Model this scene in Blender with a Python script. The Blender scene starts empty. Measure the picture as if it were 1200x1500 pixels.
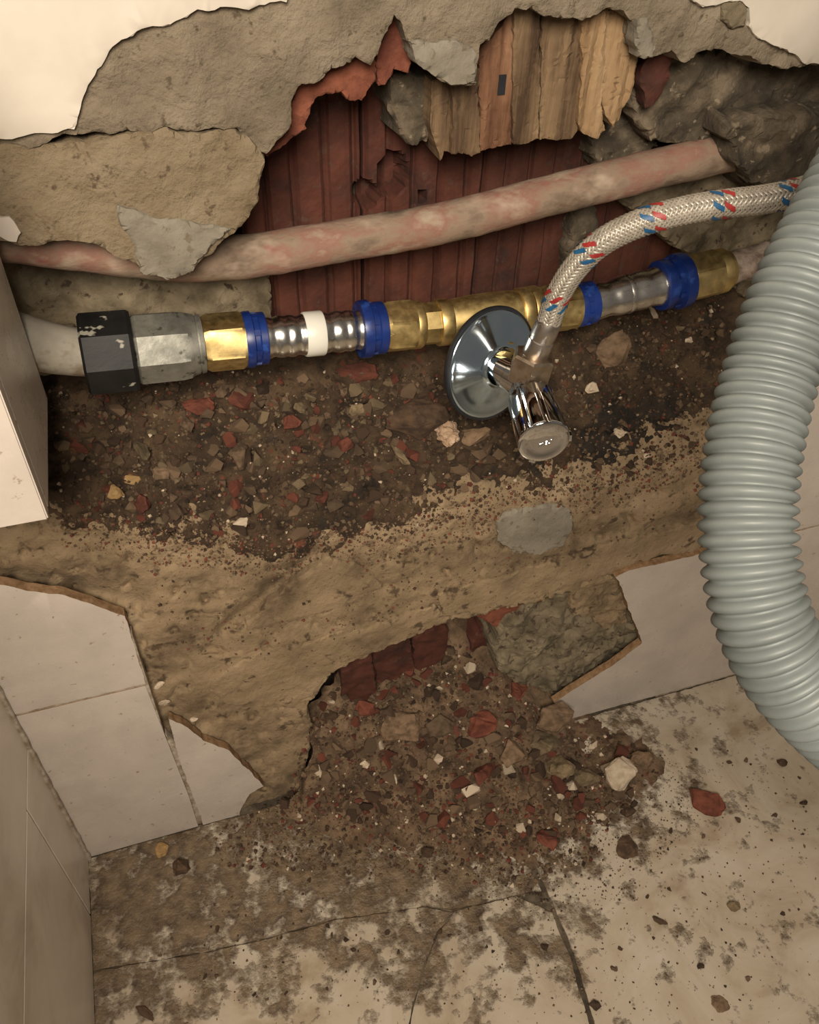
import bpy, bmesh, math, random
from mathutils import Vector, Matrix, noise
from mathutils.geometry import delaunay_2d_cdt
from mathutils.bvhtree import BVHTree

scene = bpy.context.scene
COL = scene.collection
K = 0.001                       # everything below is written in millimetres
rnd = random.Random(7)

# ------------------------------------------------------------------ camera
F = 1197.0
CAMX = Vector((0.95039, -0.30986, 0.02731))      # image right in the world
CAMY = Vector((-0.19219, -0.65396, -0.73171))    # image down
CAMZ = Vector((0.24459, 0.69016, -0.68107))      # viewing direction
CPOS = Vector((0.0, -400.0, 749.2))
cam_d = bpy.data.cameras.new('camera')
cam = bpy.data.objects.new('camera', cam_d)
COL.objects.link(cam)
m = Matrix.Identity(4)
for i in range(3):
    m[i][0] = CAMX[i]; m[i][1] = -CAMY[i]; m[i][2] = -CAMZ[i]; m[i][3] = CPOS[i] * K
cam.matrix_world = m
cam_d.sensor_fit = 'HORIZONTAL'; cam_d.sensor_width = 36; cam_d.lens = 36 * F / 1200
cam_d.clip_start = 0.01; cam_d.clip_end = 50
scene.camera = cam

# ------------------------------------------------------------------ world, lamps, exposure
w = bpy.data.worlds.new('room_ambient'); scene.world = w; w.use_nodes = True
w.node_tree.nodes['Background'].inputs[0].default_value = (1.0, 0.87, 0.74, 1)
w.node_tree.nodes['Background'].inputs[1].default_value = 0.12

def area(name, loc, target, size, power, col):
    l = bpy.data.lights.new(name, 'AREA'); l.shape = 'DISK'; l.size = size; l.energy = power; l.color = col
    o = bpy.data.objects.new(name, l); COL.objects.link(o)
    o.location = Vector(loc) * K
    d = (Vector(target) - Vector(loc)).normalized()
    o.rotation_euler = d.to_track_quat('-Z', 'Y').to_euler()
    return o
area('room_lamp', (-120, -700, 1040), (150, 0, 350), 0.34, 10.6, (1.0, 0.88, 0.73))
vs = scene.view_settings
vs.view_transform = 'Standard'; vs.look = 'None'; vs.exposure = 0.15; vs.gamma = 1.0
vs.use_curve_mapping = False

# ------------------------------------------------------------------ projection helpers (photo pixel -> point on a real plane)
def ray(px, py): return CAMX * (px - 600) + CAMY * (py - 750) + CAMZ * F
def onY(px, py, Y=0.0):
    r = ray(px, py); return CPOS + r * ((Y - CPOS.y) / r.y)
def onZ(px, py, Z=0.0):
    r = ray(px, py); return CPOS + r * ((Z - CPOS.z) / r.z)
def onX(px, py, X=0.0):
    r = ray(px, py); return CPOS + r * ((X - CPOS.x) / r.x)
def atD(px, py, D): return CPOS + ray(px, py) * (D / F)
def depth(p): return (p - CPOS).dot(CAMZ)
def pxmm(p): return depth(p) / F
def lerp_tab(tab, x):
    if x <= tab[0][0]: return tab[0][1]
    for (a, b), (c, d) in zip(tab, tab[1:]):
        if x <= c: return b + (d - b) * (x - a) / (c - a)
    return tab[-1][1]
def fbm(p, oct=4): return noise.fractal(p, 1.0, 2.0, oct)

# ------------------------------------------------------------------ materials
MATS = {}
def mat(name, ramp, scale=60, rough=0.8, metal=0.0, bump=0.0, bscale=400, speck=None, aniso=None,
        detail=6, rand=0.0, spec=0.5, rvar=0.0, coat=0.0, attr=None, bdist=0.0006, speck2=None, distort=0.0):
    M_ = bpy.data.materials.new(name); M_.use_nodes = True
    nt = M_.node_tree; N = nt.nodes; L = nt.links
    b = N['Principled BSDF']
    tc = N.new('ShaderNodeTexCoord'); mp = N.new('ShaderNodeMapping')
    L.new(tc.outputs['Object'], mp.inputs['Vector'])
    if aniso: mp.inputs['Scale'].default_value = aniso
    def nz(sc, det=detail, vec=None):
        n = N.new('ShaderNodeTexNoise'); n.inputs['Scale'].default_value = sc
        n.inputs['Detail'].default_value = det; n.inputs['Roughness'].default_value = 0.62
        n.inputs['Distortion'].default_value = distort if sc == scale else 0.0
        L.new(vec or mp.outputs[0], n.inputs['Vector']); return n
    vec = mp.outputs[0]
    if rand:
        oi = N.new('ShaderNodeObjectInfo'); ad = N.new('ShaderNodeVectorMath'); ad.operation = 'ADD'
        L.new(mp.outputs[0], ad.inputs[0])
        cx = N.new('ShaderNodeCombineXYZ'); 
        for i in range(3): L.new(oi.outputs['Random'], cx.inputs[i])
        L.new(cx.outputs[0], ad.inputs[1]); vec = ad.outputs[0]
    n1 = nz(scale, vec=vec)
    cr = N.new('ShaderNodeValToRGB'); els = cr.color_ramp.elements
    while len(els) < len(ramp): els.new(0.5)
    for e, (p, c) in zip(els, ramp): e.position = 0.5 + (p - 0.5) * 0.6; e.color = (*c, 1)
    L.new(n1.outputs['Fac'], cr.inputs[0])
    colour = cr.outputs[0]
    def mix(fac, a, c, mode='MIX'):
        mx = N.new('ShaderNodeMix'); mx.data_type = 'RGBA'; mx.blend_type = mode
        if hasattr(fac, 'links'): L.new(fac, mx.inputs[0])
        else: mx.inputs[0].default_value = fac
        L.new(a, mx.inputs[6])
        if hasattr(c, 'links'): L.new(c, mx.inputs[7])
        else: mx.inputs[7].default_value = (*c, 1)
        return mx.outputs[2]
    for sp in (speck, speck2):
        if sp:
            c, sc, lo, hi = sp
            n2 = nz(sc, 3); mr = N.new('ShaderNodeMapRange')
            mr.inputs[1].default_value = lo - 0.035; mr.inputs[2].default_value = hi - 0.03
            L.new(n2.outputs['Fac'], mr.inputs[0]); colour = mix(mr.outputs[0], colour, c)
    if attr:       # painted-on dirt: attribute + noise -> mud colour
        aname, mud, mrough = attr
        at = N.new('ShaderNodeAttribute'); at.attribute_name = aname
        n3 = nz(34, 10); n4 = nz(120, 8)
        s = N.new('ShaderNodeMath'); s.operation = 'MULTIPLY_ADD'; s.inputs[1].default_value = 3.4; 
        L.new(n3.outputs['Fac'], s.inputs[0]); L.new(at.outputs['Fac'], s.inputs[2])
        s2 = N.new('ShaderNodeMath'); s2.operation = 'MULTIPLY_ADD'; s2.inputs[1].default_value = 1.3
        L.new(n4.outputs['Fac'], s2.inputs[0]); L.new(s.outputs[0], s2.inputs[2])
        mr = N.new('ShaderNodeMapRange'); mr.inputs[1].default_value = 2.55; mr.inputs[2].default_value = 2.95; dirt_mask = mr.outputs[0]
        L.new(s2.outputs[0], mr.inputs[0])
        cr2 = N.new('ShaderNodeValToRGB'); e2 = cr2.color_ramp.elements
        e2[0].position = 0.35; e2[0].color = (*mud[0], 1); e2[1].position = 0.65; e2[1].color = (*mud[1], 1)
        n5 = nz(70, 6); L.new(n5.outputs['Fac'], cr2.inputs[0])
        colour = mix(mr.outputs[0], colour, cr2.outputs[0])
        rr = N.new('ShaderNodeMapRange'); rr.inputs[3].default_value = rough; rr.inputs[4].default_value = mrough
        L.new(mr.outputs[0], rr.inputs[0]); L.new(rr.outputs[0], b.inputs['Roughness'])
    if rand:
        mr = N.new('ShaderNodeMapRange'); mr.inputs[3].default_value = 1 - rand; mr.inputs[4].default_value = 1 + rand
        L.new(oi.outputs['Random'], mr.inputs[0])
        cx2 = N.new('ShaderNodeVectorMath'); cx2.operation = 'SCALE'
        L.new(colour, cx2.inputs[0]); L.new(mr.outputs[0], cx2.inputs['Scale']); colour = cx2.outputs[0]
    L.new(colour, b.inputs['Base Color'])
    b.inputs['Metallic'].default_value = metal
    if not attr: b.inputs['Roughness'].default_value = rough
    b.inputs['Specular IOR Level'].default_value = spec
    b.inputs['Coat Weight'].default_value = coat; b.inputs['Coat Roughness'].default_value = 0.12
    if rvar and not attr:
        n6 = nz(scale * 2.3); rr = N.new('ShaderNodeMapRange')
        rr.inputs[1].default_value = 0.3; rr.inputs[2].default_value = 0.7
        rr.inputs[3].default_value = max(0.02, rough - rvar); rr.inputs[4].default_value = min(1, rough + rvar)
        L.new(n6.outputs['Fac'], rr.inputs[0]); L.new(rr.outputs[0], b.inputs['Roughness'])
    if bump:
        if attr and attr[0] == 'dirt':      # mud stands a little proud of the stone
            hm = N.new('ShaderNodeMath'); hm.operation = 'MULTIPLY'; nm = nz(140, 8)
            L.new(nm.outputs['Fac'], hm.inputs[0]); L.new(dirt_mask, hm.inputs[1])
            b2 = N.new('ShaderNodeBump'); b2.inputs['Strength'].default_value = 0.9; b2.inputs['Distance'].default_value = 0.003
            L.new(hm.outputs[0], b2.inputs['Height'])
        nb = nz(bscale, 8); bp = N.new('ShaderNodeBump'); bp.inputs['Strength'].default_value = bump
        bp.inputs['Distance'].default_value = bdist
        L.new(nb.outputs['Fac'], bp.inputs['Height']); L.new(bp.outputs[0], b.inputs['Normal'])
        if attr and attr[0] == 'dirt': L.new(b2.outputs[0], bp.inputs['Normal'])
    MATS[name] = M_
    return M_

paint = mat('cream_wall_paint', [(0.3, (0.5740, 0.5166, 0.4346)), (0.7, (0.6232, 0.5658, 0.4838))], 25, 0.5, bump=0.15, bscale=120)
tile_m = mat('cream_tile', [(0.3, (0.5068, 0.4471, 0.3895)), (0.7, (0.5912, 0.5219, 0.4538))], 18, 0.28, bump=0.05, bscale=150,
             speck=((0.30, 0.22, 0.15), 130, 0.69, 0.74), rvar=0.08)
tile_body = mat('tile_biscuit', [(0.3, (0.20, 0.11, 0.05)), (0.7, (0.34, 0.21, 0.11))], 200, 0.9, bump=0.5)
grout = mat('dirty_grout', [(0.3, (0.24, 0.18, 0.12)), (0.7, (0.48, 0.41, 0.33))], 120, 0.9, bump=0.6)
plaster = mat('grey_tan_plaster', [(0.25, (0.154, 0.120, 0.081)), (0.5, (0.210, 0.168, 0.115)), (0.75, (0.266, 0.217, 0.154))], 28, 0.92,
              bump=1.0, bscale=210, speck=((0.10, 0.075, 0.045), 150, 0.66, 0.73), bdist=0.0028, detail=9)
plaster_y = mat('yellowish_plaster', [(0.25, (0.168, 0.122, 0.070)), (0.5, (0.224, 0.171, 0.105)), (0.75, (0.259, 0.203, 0.133))], 30, 0.92,
                bump=1.0, bscale=190, speck=((0.11, 0.075, 0.045), 140, 0.66, 0.73), bdist=0.0028, detail=9)
plaster_g = mat('pale_grey_cement', [(0.25, (0.180, 0.158, 0.119)), (0.75, (0.259, 0.230, 0.180))], 50, 0.92, bump=0.5, bscale=300,
                speck=((0.16, 0.13, 0.09), 160, 0.64, 0.7), bdist=0.002)
mortar = mat('sandy_mortar', [(0.22, (0.1198, 0.0810, 0.0450)), (0.42, (0.2475, 0.1771, 0.1020)), (0.6, (0.3035, 0.2171, 0.1270)), (0.8, (0.3584, 0.2657, 0.1640))], 16, 0.95,
             bump=0.9, bscale=260, speck=((0.085, 0.055, 0.03), 75, 0.63, 0.72), speck2=((0.10, 0.06, 0.035), 300, 0.68, 0.74), bdist=0.0016, detail=10)
mortar_d = mat('dark_rough_mortar', [(0.25, (0.0360, 0.0272, 0.0176)), (0.5, (0.0800, 0.0624, 0.0400)), (0.75, (0.1760, 0.1360, 0.0920))], 45, 0.95,
               bump=0.9, bscale=220, bdist=0.002, detail=9, speck=((0.24, 0.19, 0.13), 140, 0.66, 0.72))
mortar_o = mat('olive_mortar', [(0.25, (0.085, 0.066, 0.038)), (0.5, (0.170, 0.136, 0.085)), (0.75, (0.255, 0.204, 0.132))], 40, 0.95,
               bump=0.8, bscale=240, bdist=0.0016, detail=9, speck=((0.06, 0.04, 0.025), 130, 0.64, 0.7))
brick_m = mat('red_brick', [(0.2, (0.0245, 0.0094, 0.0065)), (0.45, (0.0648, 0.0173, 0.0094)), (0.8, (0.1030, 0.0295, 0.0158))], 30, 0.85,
              bump=0.5, bscale=260, speck=((0.07, 0.03, 0.018), 150, 0.62, 0.7), rand=0.15, bdist=0.001)  # brick red darkened to carry the shade inside the recesses
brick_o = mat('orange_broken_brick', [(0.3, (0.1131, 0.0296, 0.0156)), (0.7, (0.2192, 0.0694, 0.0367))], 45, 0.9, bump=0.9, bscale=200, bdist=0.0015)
soil_m = mat('brown_soil', [(0.22, (0.0179, 0.0109, 0.0056)), (0.45, (0.0513, 0.0308, 0.0153)), (0.8, (0.1089, 0.0680, 0.0356))], 42, 0.95,
             bump=1.0, bscale=330, bdist=0.0022, detail=10, speck=((0.15, 0.05, 0.025), 75, 0.66, 0.74), attr=('wet', ((0.014, 0.010, 0.007), (0.032, 0.023, 0.015)), 0.9))
heap_m = mat('brown_rubble_earth', [(0.22, (0.0420, 0.0258, 0.0148)), (0.45, (0.1208, 0.0754, 0.0426)), (0.8, (0.2520, 0.1656, 0.0984))], 40, 0.95,
             bump=1.0, bscale=260, bdist=0.0026, detail=10, speck=((0.15, 0.05, 0.03), 60, 0.66, 0.74))
wood_m = mat('old_wood', [(0.25, (0.0510, 0.0263, 0.0119)), (0.45, (0.1445, 0.0901, 0.0467)), (0.75, (0.2456, 0.1623, 0.0867))], 45, 0.85, bump=0.9, bscale=120,
             aniso=(1.6, 1.6, 0.12), bdist=0.0016, detail=8)
wood_p = mat('pale_split_wood', [(0.2, (0.1118, 0.0558, 0.0234)), (0.45, (0.2683, 0.1673, 0.0826)), (0.75, (0.3726, 0.2509, 0.1381))], 45, 0.85, bump=0.9, bscale=120,
             aniso=(1.6, 1.6, 0.12), bdist=0.0016, detail=8)
wood_r = mat('reddish_wood', [(0.25, (0.0864, 0.0324, 0.0144)), (0.5, (0.1800, 0.0864, 0.0432)), (0.75, (0.2592, 0.1440, 0.0792))], 45, 0.85, bump=0.9, bscale=120,
             aniso=(1.6, 1.6, 0.12), bdist=0.0016, detail=8)
pink_m = mat('pink_stained_pipe', [(0.2, (0.1032, 0.0694, 0.0456)), (0.42, (0.2494, 0.1795, 0.1254)), (0.58, (0.2494, 0.1265, 0.0912)), (0.75, (0.3526, 0.2734, 0.1976))], 34, 0.8,
             bump=0.6, bscale=300, speck=((0.40, 0.31, 0.23), 60, 0.60, 0.80), speck2=((0.24, 0.075, 0.06), 50, 0.66, 0.80), bdist=0.001, aniso=(0.6, 1, 1))
crust_m = mat('cement_crusted_pipe', [(0.28, (0.16, 0.11, 0.08)), (0.5, (0.32, 0.24, 0.19)), (0.72, (0.44, 0.36, 0.29))], 90, 0.9, bump=0.8, bscale=240, bdist=0.0015)
grey_pvc = mat('dusty_grey_pipe', [(0.3, (0.30, 0.27, 0.22)), (0.7, (0.42, 0.38, 0.31))], 40, 0.55, bump=0.2, bscale=200,
               speck=((0.24, 0.19, 0.13), 60, 0.6, 0.7))
black_m = mat('worn_black_coating', [(0.3, (0.006, 0.006, 0.006)), (0.7, (0.014, 0.013, 0.012))], 60, 0.5, bump=0.2, bscale=300, spec=0.25,
              speck=((0.30, 0.28, 0.23), 95, 0.66, 0.69), aniso=(0.7, 1, 1))
steel_m = mat('dull_zinc_steel', [(0.3, (0.2160, 0.2160, 0.1872)), (0.7, (0.3456, 0.3384, 0.2952))], 60, 0.56, 0.8, bump=0.4, bscale=200,
              speck=((0.10, 0.10, 0.08), 130, 0.63, 0.7), rvar=0.1)
brass_m = mat('brass', [(0.3, (0.56, 0.41, 0.17)), (0.7, (0.72, 0.56, 0.26))], 90, 0.48, 1.0, bump=0.08, bscale=500, rvar=0.1)
sleeve_m = mat('polished_steel_sleeve', [(0.3, (0.62, 0.60, 0.56)), (0.7, (0.74, 0.72, 0.68))], 60, 0.26, 1.0, rvar=0.06)
white_p = mat('white_plastic', [(0.3, (0.72, 0.70, 0.62)), (0.7, (0.76, 0.74, 0.66))], 40, 0.4)
blue_p = mat('blue_plastic', [(0.3, (0.0050, 0.0186, 0.1178)), (0.7, (0.0087, 0.0310, 0.1736))], 60, 0.35, speck=((0.02, 0.06, 0.26), 100, 0.6, 0.7))
chrome_m = mat('chrome', [(0.3, (0.66, 0.66, 0.66)), (0.7, (0.72, 0.72, 0.72))], 40, 0.07, 1.0)
rosette_m = mat('chrome_blue_reflection', [(0.3, (0.5200, 0.6630, 0.7800)), (0.7, (0.6240, 0.7670, 0.8840))], 30, 0.12, 1.0)  # blue tint puts the reflected surroundings into the chrome colour
plain_black_m = mat('plain_black', [(0.3, (0.010, 0.012, 0.015)), (0.7, (0.016, 0.018, 0.022))], 60, 0.5)  # black for the rosette rim and the painted shade of the nail hole
nickel_m = mat('dull_nickel_nut', [(0.3, (0.40, 0.31, 0.22)), (0.7, (0.56, 0.46, 0.35))], 90, 0.38, 1.0, rvar=0.1, bump=0.2, bscale=300)
ferrule_m = mat('satin_ferrule', [(0.3, (0.52, 0.47, 0.42)), (0.7, (0.60, 0.55, 0.50))], 90, 0.33, 1.0)
braid_m = mat('braided_strand', [(0.3, (0.30, 0.265, 0.215)), (0.7, (0.42, 0.375, 0.31))], 200, 0.42, 0.25, coat=0.2)
core_m = mat('braid_core', [(0.3, (0.10, 0.085, 0.065)), (0.7, (0.14, 0.12, 0.095))], 100, 0.7)
red_t = mat('red_thread', [(0.3, (0.2520, 0.0154, 0.0154)), (0.7, (0.3360, 0.0280, 0.0245))], 200, 0.5)
blue_t = mat('blue_thread', [(0.3, (0.0075, 0.0638, 0.1650)), (0.7, (0.0150, 0.1050, 0.2250))], 200, 0.5)
hose_m = mat('grey_corrugated_plastic', [(0.3, (0.1368, 0.1548, 0.1498)), (0.7, (0.1728, 0.1930, 0.1858))], 30, 0.5, bump=0.05, bscale=300)
marble_m = mat('wet_marble', [(0.2, (0.304, 0.230, 0.152)), (0.45, (0.442, 0.368, 0.276)), (0.8, (0.534, 0.469, 0.377))], 9, 0.2, bump=0.08, bscale=90,
               attr=('dirt', ((0.07, 0.046, 0.027), (0.22, 0.155, 0.092)), 0.32), distort=1.2, detail=8,
               speck=((0.16, 0.11, 0.065), 210, 0.70, 0.73))
marble_w = mat('side_wall_marble', [(0.25, (0.6280, 0.5394, 0.4390)), (0.5, (0.7786, 0.7032, 0.6028)), (0.75, (0.8539, 0.7786, 0.6782))], 12, 0.3, distort=0.8)
st_grey = mat('stone_grey_tan', [(0.3, (0.0884, 0.0552, 0.0305)), (0.7, (0.1852, 0.1199, 0.0711))], 130, 0.92, bump=0.7, bscale=320, rand=0.35)
st_olive = mat('stone_olive', [(0.3, (0.1071, 0.0776, 0.0404)), (0.7, (0.2142, 0.1550, 0.0888))], 110, 0.92, bump=0.7, bscale=320, rand=0.25)
st_dark = mat('stone_dark', [(0.3, (0.0350, 0.0200, 0.0109)), (0.7, (0.0900, 0.0520, 0.0286))], 130, 0.92, bump=0.7, bscale=320, rand=0.35)
st_red = mat('stone_brick_red', [(0.3, (0.0850, 0.0238, 0.0136)), (0.7, (0.1700, 0.0510, 0.0289))], 110, 0.92, bump=0.7, bscale=320, rand=0.3)
st_pale = mat('stone_pale', [(0.3, (0.45, 0.35, 0.24)), (0.7, (0.62, 0.51, 0.38))], 130, 0.9, bump=0.6, bscale=320, rand=0.15)
st_pink = mat('stone_pinkish', [(0.3, (0.34, 0.22, 0.135)), (0.7, (0.58, 0.42, 0.29))], 150, 0.92, bump=0.9, bscale=260, bdist=0.0015)
st_ochre = mat('stone_ochre', [(0.3, (0.28, 0.165, 0.06)), (0.7, (0.40, 0.26, 0.11))], 130, 0.92, bump=0.6, bscale=320, rand=0.2)

# ------------------------------------------------------------------ object helpers
def link(o): COL.objects.link(o); return o
def mesh_obj(name, verts, faces, material, parent=None, smooth=True, mats=None, fmat=None):
    me = bpy.data.meshes.new(name)
    me.from_pydata([tuple(c * K for c in v) for v in verts], [], faces)
    for mm in (mats or [material]): me.materials.append(mm)
    if fmat: me.polygons.foreach_set('material_index', fmat)
    me.polygons.foreach_set('use_smooth', [smooth] * len(me.polygons))
    me.validate(); me.update()
    o = link(bpy.data.objects.new(name, me))
    if parent: o.parent = parent
    return o
def bm_obj(name, bm, material, parent=None, smooth=True, mats=None):
    bmesh.ops.recalc_face_normals(bm, faces=bm.faces)
    for v in bm.verts: v.co *= K
    me = bpy.data.meshes.new(name); bm.to_mesh(me); bm.free()
    for mm in (mats or [material]): me.materials.append(mm)
    me.polygons.foreach_set('use_smooth', [smooth] * len(me.polygons))
    o = link(bpy.data.objects.new(name, me))
    if parent: o.parent = parent
    return o
def empty(name): 
    o = link(bpy.data.objects.new(name, None)); o.empty_display_size = 0.02; return o
def tag(o, label=None, cat=None, group=None, kind=None):
    if label: o['label'] = label
    if cat: o['category'] = cat
    if group: o['group'] = group
    if kind: o['kind'] = kind
    return o
def autosmooth(o, ang=35):
    me = o.data; bm = bmesh.new(); bm.from_mesh(me)
    for e in bm.edges:
        e.smooth = len(e.link_faces) == 2 and e.calc_face_angle(0) < math.radians(ang)
    bm.to_mesh(me); bm.free(); return o

def inside(p, poly):
    x, y = p; c = False; n = len(poly); j = n - 1
    for i in range(n):
        xi, yi = poly[i]; xj, yj = poly[j]
        if (yi > y) != (yj > y) and x < (xj - xi) * (y - yi) / (yj - yi) + xi: c = not c
        j = i
    return c
def densify(poly, step, jag, seed=0, freq=0.09):
    out = []; n = len(poly)
    for i in range(n):
        a = Vector(poly[i]); b = Vector(poly[(i + 1) % n]); d = b - a; L = d.length
        if L < 1e-6: continue
        nrm = Vector((-d.y, d.x)) / L; k = max(1, int(L / step))
        for q in range(k):
            p = a + d * (q / k)
            if jag:
                s = noise.fractal(Vector((p.x * freq, p.y * freq, seed * 7.3)), 0.8, 2.1, 5)
                p = p + nrm * s * jag
            out.append((p.x, p.y))
    return out
def cdt(poly, sp, seed=0, jit=0.35, keep=None):
    r = random.Random(seed)
    xs = [p[0] for p in poly]; ys = [p[1] for p in poly]
    pts = [Vector(p) for p in poly]; nb = len(pts)
    y = min(ys) + sp / 2; row = 0
    while y < max(ys):
        x = min(xs) + sp * (0.5 if row % 2 else 0.25)
        while x < max(xs):
            q = (x + r.uniform(-jit, jit) * sp, y + r.uniform(-jit, jit) * sp)
            if inside(q, poly): pts.append(Vector(q))
            x += sp
        y += sp * 0.87; row += 1
    res = delaunay_2d_cdt(pts, [], [list(range(nb))], 1, 1e-4)
    return res[0], res[2]
def sheet(name, poly, fn, material, parent=None, sp=9, cuts=1, jag=0, step=None, rough=1.0, nfreq=0.06, seed=0,
          back=None, bevel=0.0, ndir=None, smooth=True, attr=None, oct=5, edge_mat=None, flare=0.0, jfreq=0.09, hexp=0.7):
    """irregular sheet: CDT of a 2-D outline, mapped to 3-D by fn, roughened; back = vector to extrude the rim along"""
    pl = densify(poly, step or sp * 0.5, jag, seed, jfreq)
    vs2, fs = cdt(pl, sp, seed)
    bm = bmesh.new()
    bv = [bm.verts.new((v.x, v.y, 0)) for v in vs2]
    for f in fs:
        try: bm.faces.new([bv[i] for i in f])
        except ValueError: pass
    bmesh.ops.delete(bm, geom=[v for v in bm.verts if not v.link_faces], context='VERTS')
    if cuts: bmesh.ops.subdivide_edges(bm, edges=bm.edges[:], cuts=cuts, use_grid_fill=True)
    bnd = {v for e in bm.edges if e.is_boundary for v in e.verts}
    for v in bm.verts: v.co = fn(v.co.x, v.co.y)
    bm.normal_update()
    nd = Vector(ndir) if ndir else None
    off = Vector((seed * 13.1, seed * 5.7, seed * 3.3))
    new = {}
    for v in bm.verts:
        d = nd or v.normal
        a = noise.fractal(v.co * nfreq + off, hexp, 2.0, oct) * rough
        p = v.co + d * a
        if v in bnd and bevel and back: p = p + Vector(back).normalized() * bevel
        new[v] = p
    for v, p in new.items(): v.co = p
    lay = None
    if attr: 
        lay = bm.verts.layers.float.new(attr[0])
        for v in bm.verts: v[lay] = attr[1](v.co)
    if back:
        bk = Vector(back)
        be = [e for e in bm.edges if e.is_boundary]
        for stepi in (0.45, 0.55):
            r = bmesh.ops.extrude_edge_only(bm, edges=be)
            nvs = [g for g in r['geom'] if isinstance(g, bmesh.types.BMVert)]
            for v in nvs:
                s = noise.noise_vector(v.co * 0.11 + off) * flare
                s -= s.project(bk)
                v.co += bk * stepi + s
            be = [g for g in r['geom'] if isinstance(g, bmesh.types.BMEdge) and g.is_boundary]
            if edge_mat is not None:
                for g in r['geom']:
                    if isinstance(g, bmesh.types.BMFace): g.material_index = 1
    o = bm_obj(name, bm, material, parent, smooth, mats=[material, edge_mat] if edge_mat else None)
    return o
def planeY(Y): return lambda u, v: Vector((u, Y, v))
def pxY(pts, Y): return [(onY(x, y, Y).x, onY(x, y, Y).z) for x, y in pts]
def wall_slab(name, px, Y, thick, material, parent, extra=(), pre=(), **kw):
    poly = list(pre) + pxY(px, Y) + list(extra)
    kw.setdefault('ndir', (0, -1, 0))
    return autosmooth(sheet(name, poly, planeY(Y), material, parent, back=(0, thick, 0), **kw), 38)

def frame_of(d):
    d = d.normalized(); a = Vector((0, 0, 1)) if abs(d.z) < 0.9 else Vector((0, 1, 0))
    u = (a - d * a.dot(d)).normalized(); return u, d.cross(u)
def lathe(name, p0, p1, prof, material, parent=None, seg=40, hexa=None, rot=0.0, smooth_ang=40, cap=True, rfn=None, up=None):
    """prof: list of (t along 0..1, radius mm); hexa=set of profile indices drawn as a hexagon (n sides)"""
    p0 = Vector(p0); p1 = Vector(p1); d = p1 - p0
    u, v = frame_of(d)
    if up is not None:
        dn = d.normalized(); u = (Vector(up) - dn * Vector(up).dot(dn)).normalized(); v = dn.cross(u)
    vs_ = []; fs = []
    for i, (t, r) in enumerate(prof):
        c = p0 + d * t
        for k in range(seg):
            a = 2 * math.pi * k / seg + rot
            rr = r
            if hexa and i in hexa:
                n = hexa[i]; s = math.pi / n
                rr = r * math.cos(s) / math.cos(((a - rot) % (2 * s)) - s)
            if rfn: rr = rfn(rr, a, t)
            vs_.append(c + (u * math.cos(a) + v * math.sin(a)) * rr)
    n = len(prof)
    for i in range(n - 1):
        for k in range(seg):
            fs.append((i * seg + k, i * seg + (k + 1) % seg, (i + 1) * seg + (k + 1) % seg, (i + 1) * seg + k))
    if cap:
        fs.append(tuple(range(seg))[::-1]); fs.append(tuple((n - 1) * seg + k for k in range(seg)))
    o = mesh_obj(name, vs_, fs, material, parent)
    return autosmooth(o, smooth_ang)
def catmull(pts, n):
    out = []; P = [Vector(p) for p in pts]; P = [P[0] * 2 - P[1]] + P + [P[-1] * 2 - P[-2]]
    for i in range(1, len(P) - 2):
        for k in range(n):
            t = k / n; a, b, c, d = P[i - 1], P[i], P[i + 1], P[i + 2]
            out.append(0.5 * ((2 * b) + (c - a) * t + (2 * a - 5 * b + 4 * c - d) * t * t + (3 * b - 3 * c + d - a) * t ** 3))
    out.append(P[-2]); return out
def resample(path, step):
    out = [path[0].copy()]; acc = 0
    for a, b in zip(path, path[1:]):
        L = (b - a).length; s = step - acc
        while s <= L:
            out.append(a.lerp(b, s / L)); s += step
        acc = L - (s - step)
    return out
def frames(path):
    T = [(path[min(i + 1, len(path) - 1)] - path[max(i - 1, 0)]).normalized() for i in range(len(path))]
    u, _ = frame_of(T[0]); fr = []
    for t in T:
        u = (u - t * u.dot(t)).normalized(); fr.append((u, t.cross(u), t))
    return fr
def tube(name, path, rad, material, parent=None, seg=28, rough=0.0, nf=0.08, cap=True):
    fr = frames(path); vs_ = []; fs = []
    for i, p in enumerate(path):
        r = rad(i) if callable(rad) else rad
        for k in range(seg):
            a = 2 * math.pi * k / seg; d = fr[i][0] * math.cos(a) + fr[i][1] * math.sin(a)
            q = p + d * r
            if rough: q = q + d * noise.fractal(q * nf, 0.9, 2.0, 4) * rough
            vs_.append(q)
    for i in range(len(path) - 1):
        for k in range(seg):
            fs.append((i * seg + k, i * seg + (k + 1) % seg, (i + 1) * seg + (k + 1) % seg, (i + 1) * seg + k))
    if cap: 
        fs.append(tuple(range(seg))[::-1]); fs.append(tuple((len(path) - 1) * seg + k for k in range(seg)))
    return mesh_obj(name, vs_, fs, material, parent)
def box(name, lo, hi, material, parent=None, bev=0.0, jitter=0.0, seed=0):
    bm = bmesh.new(); bmesh.ops.create_cube(bm, size=1)
    for v in bm.verts:
        v.co = Vector([lo[i] + (v.co[i] + 0.5) * (hi[i] - lo[i]) for i in range(3)])
    if bev: bmesh.ops.bevel(bm, geom=bm.edges[:], offset=bev, segments=2, affect='EDGES')
    return bm_obj(name, bm, material, parent, smooth=False)

# ================================================================== THE SETTING
XL = onY(130, 1258).x                        # plane of the side wall
ZJ = 230.5                                   # tile joint height on the back wall
# ---- back wall
wall = tag(empty('wall_back'), kind='structure')
box('wall_core', (-260, 92, -10), (1600, 130, 1500), mortar_d, wall)

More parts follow.
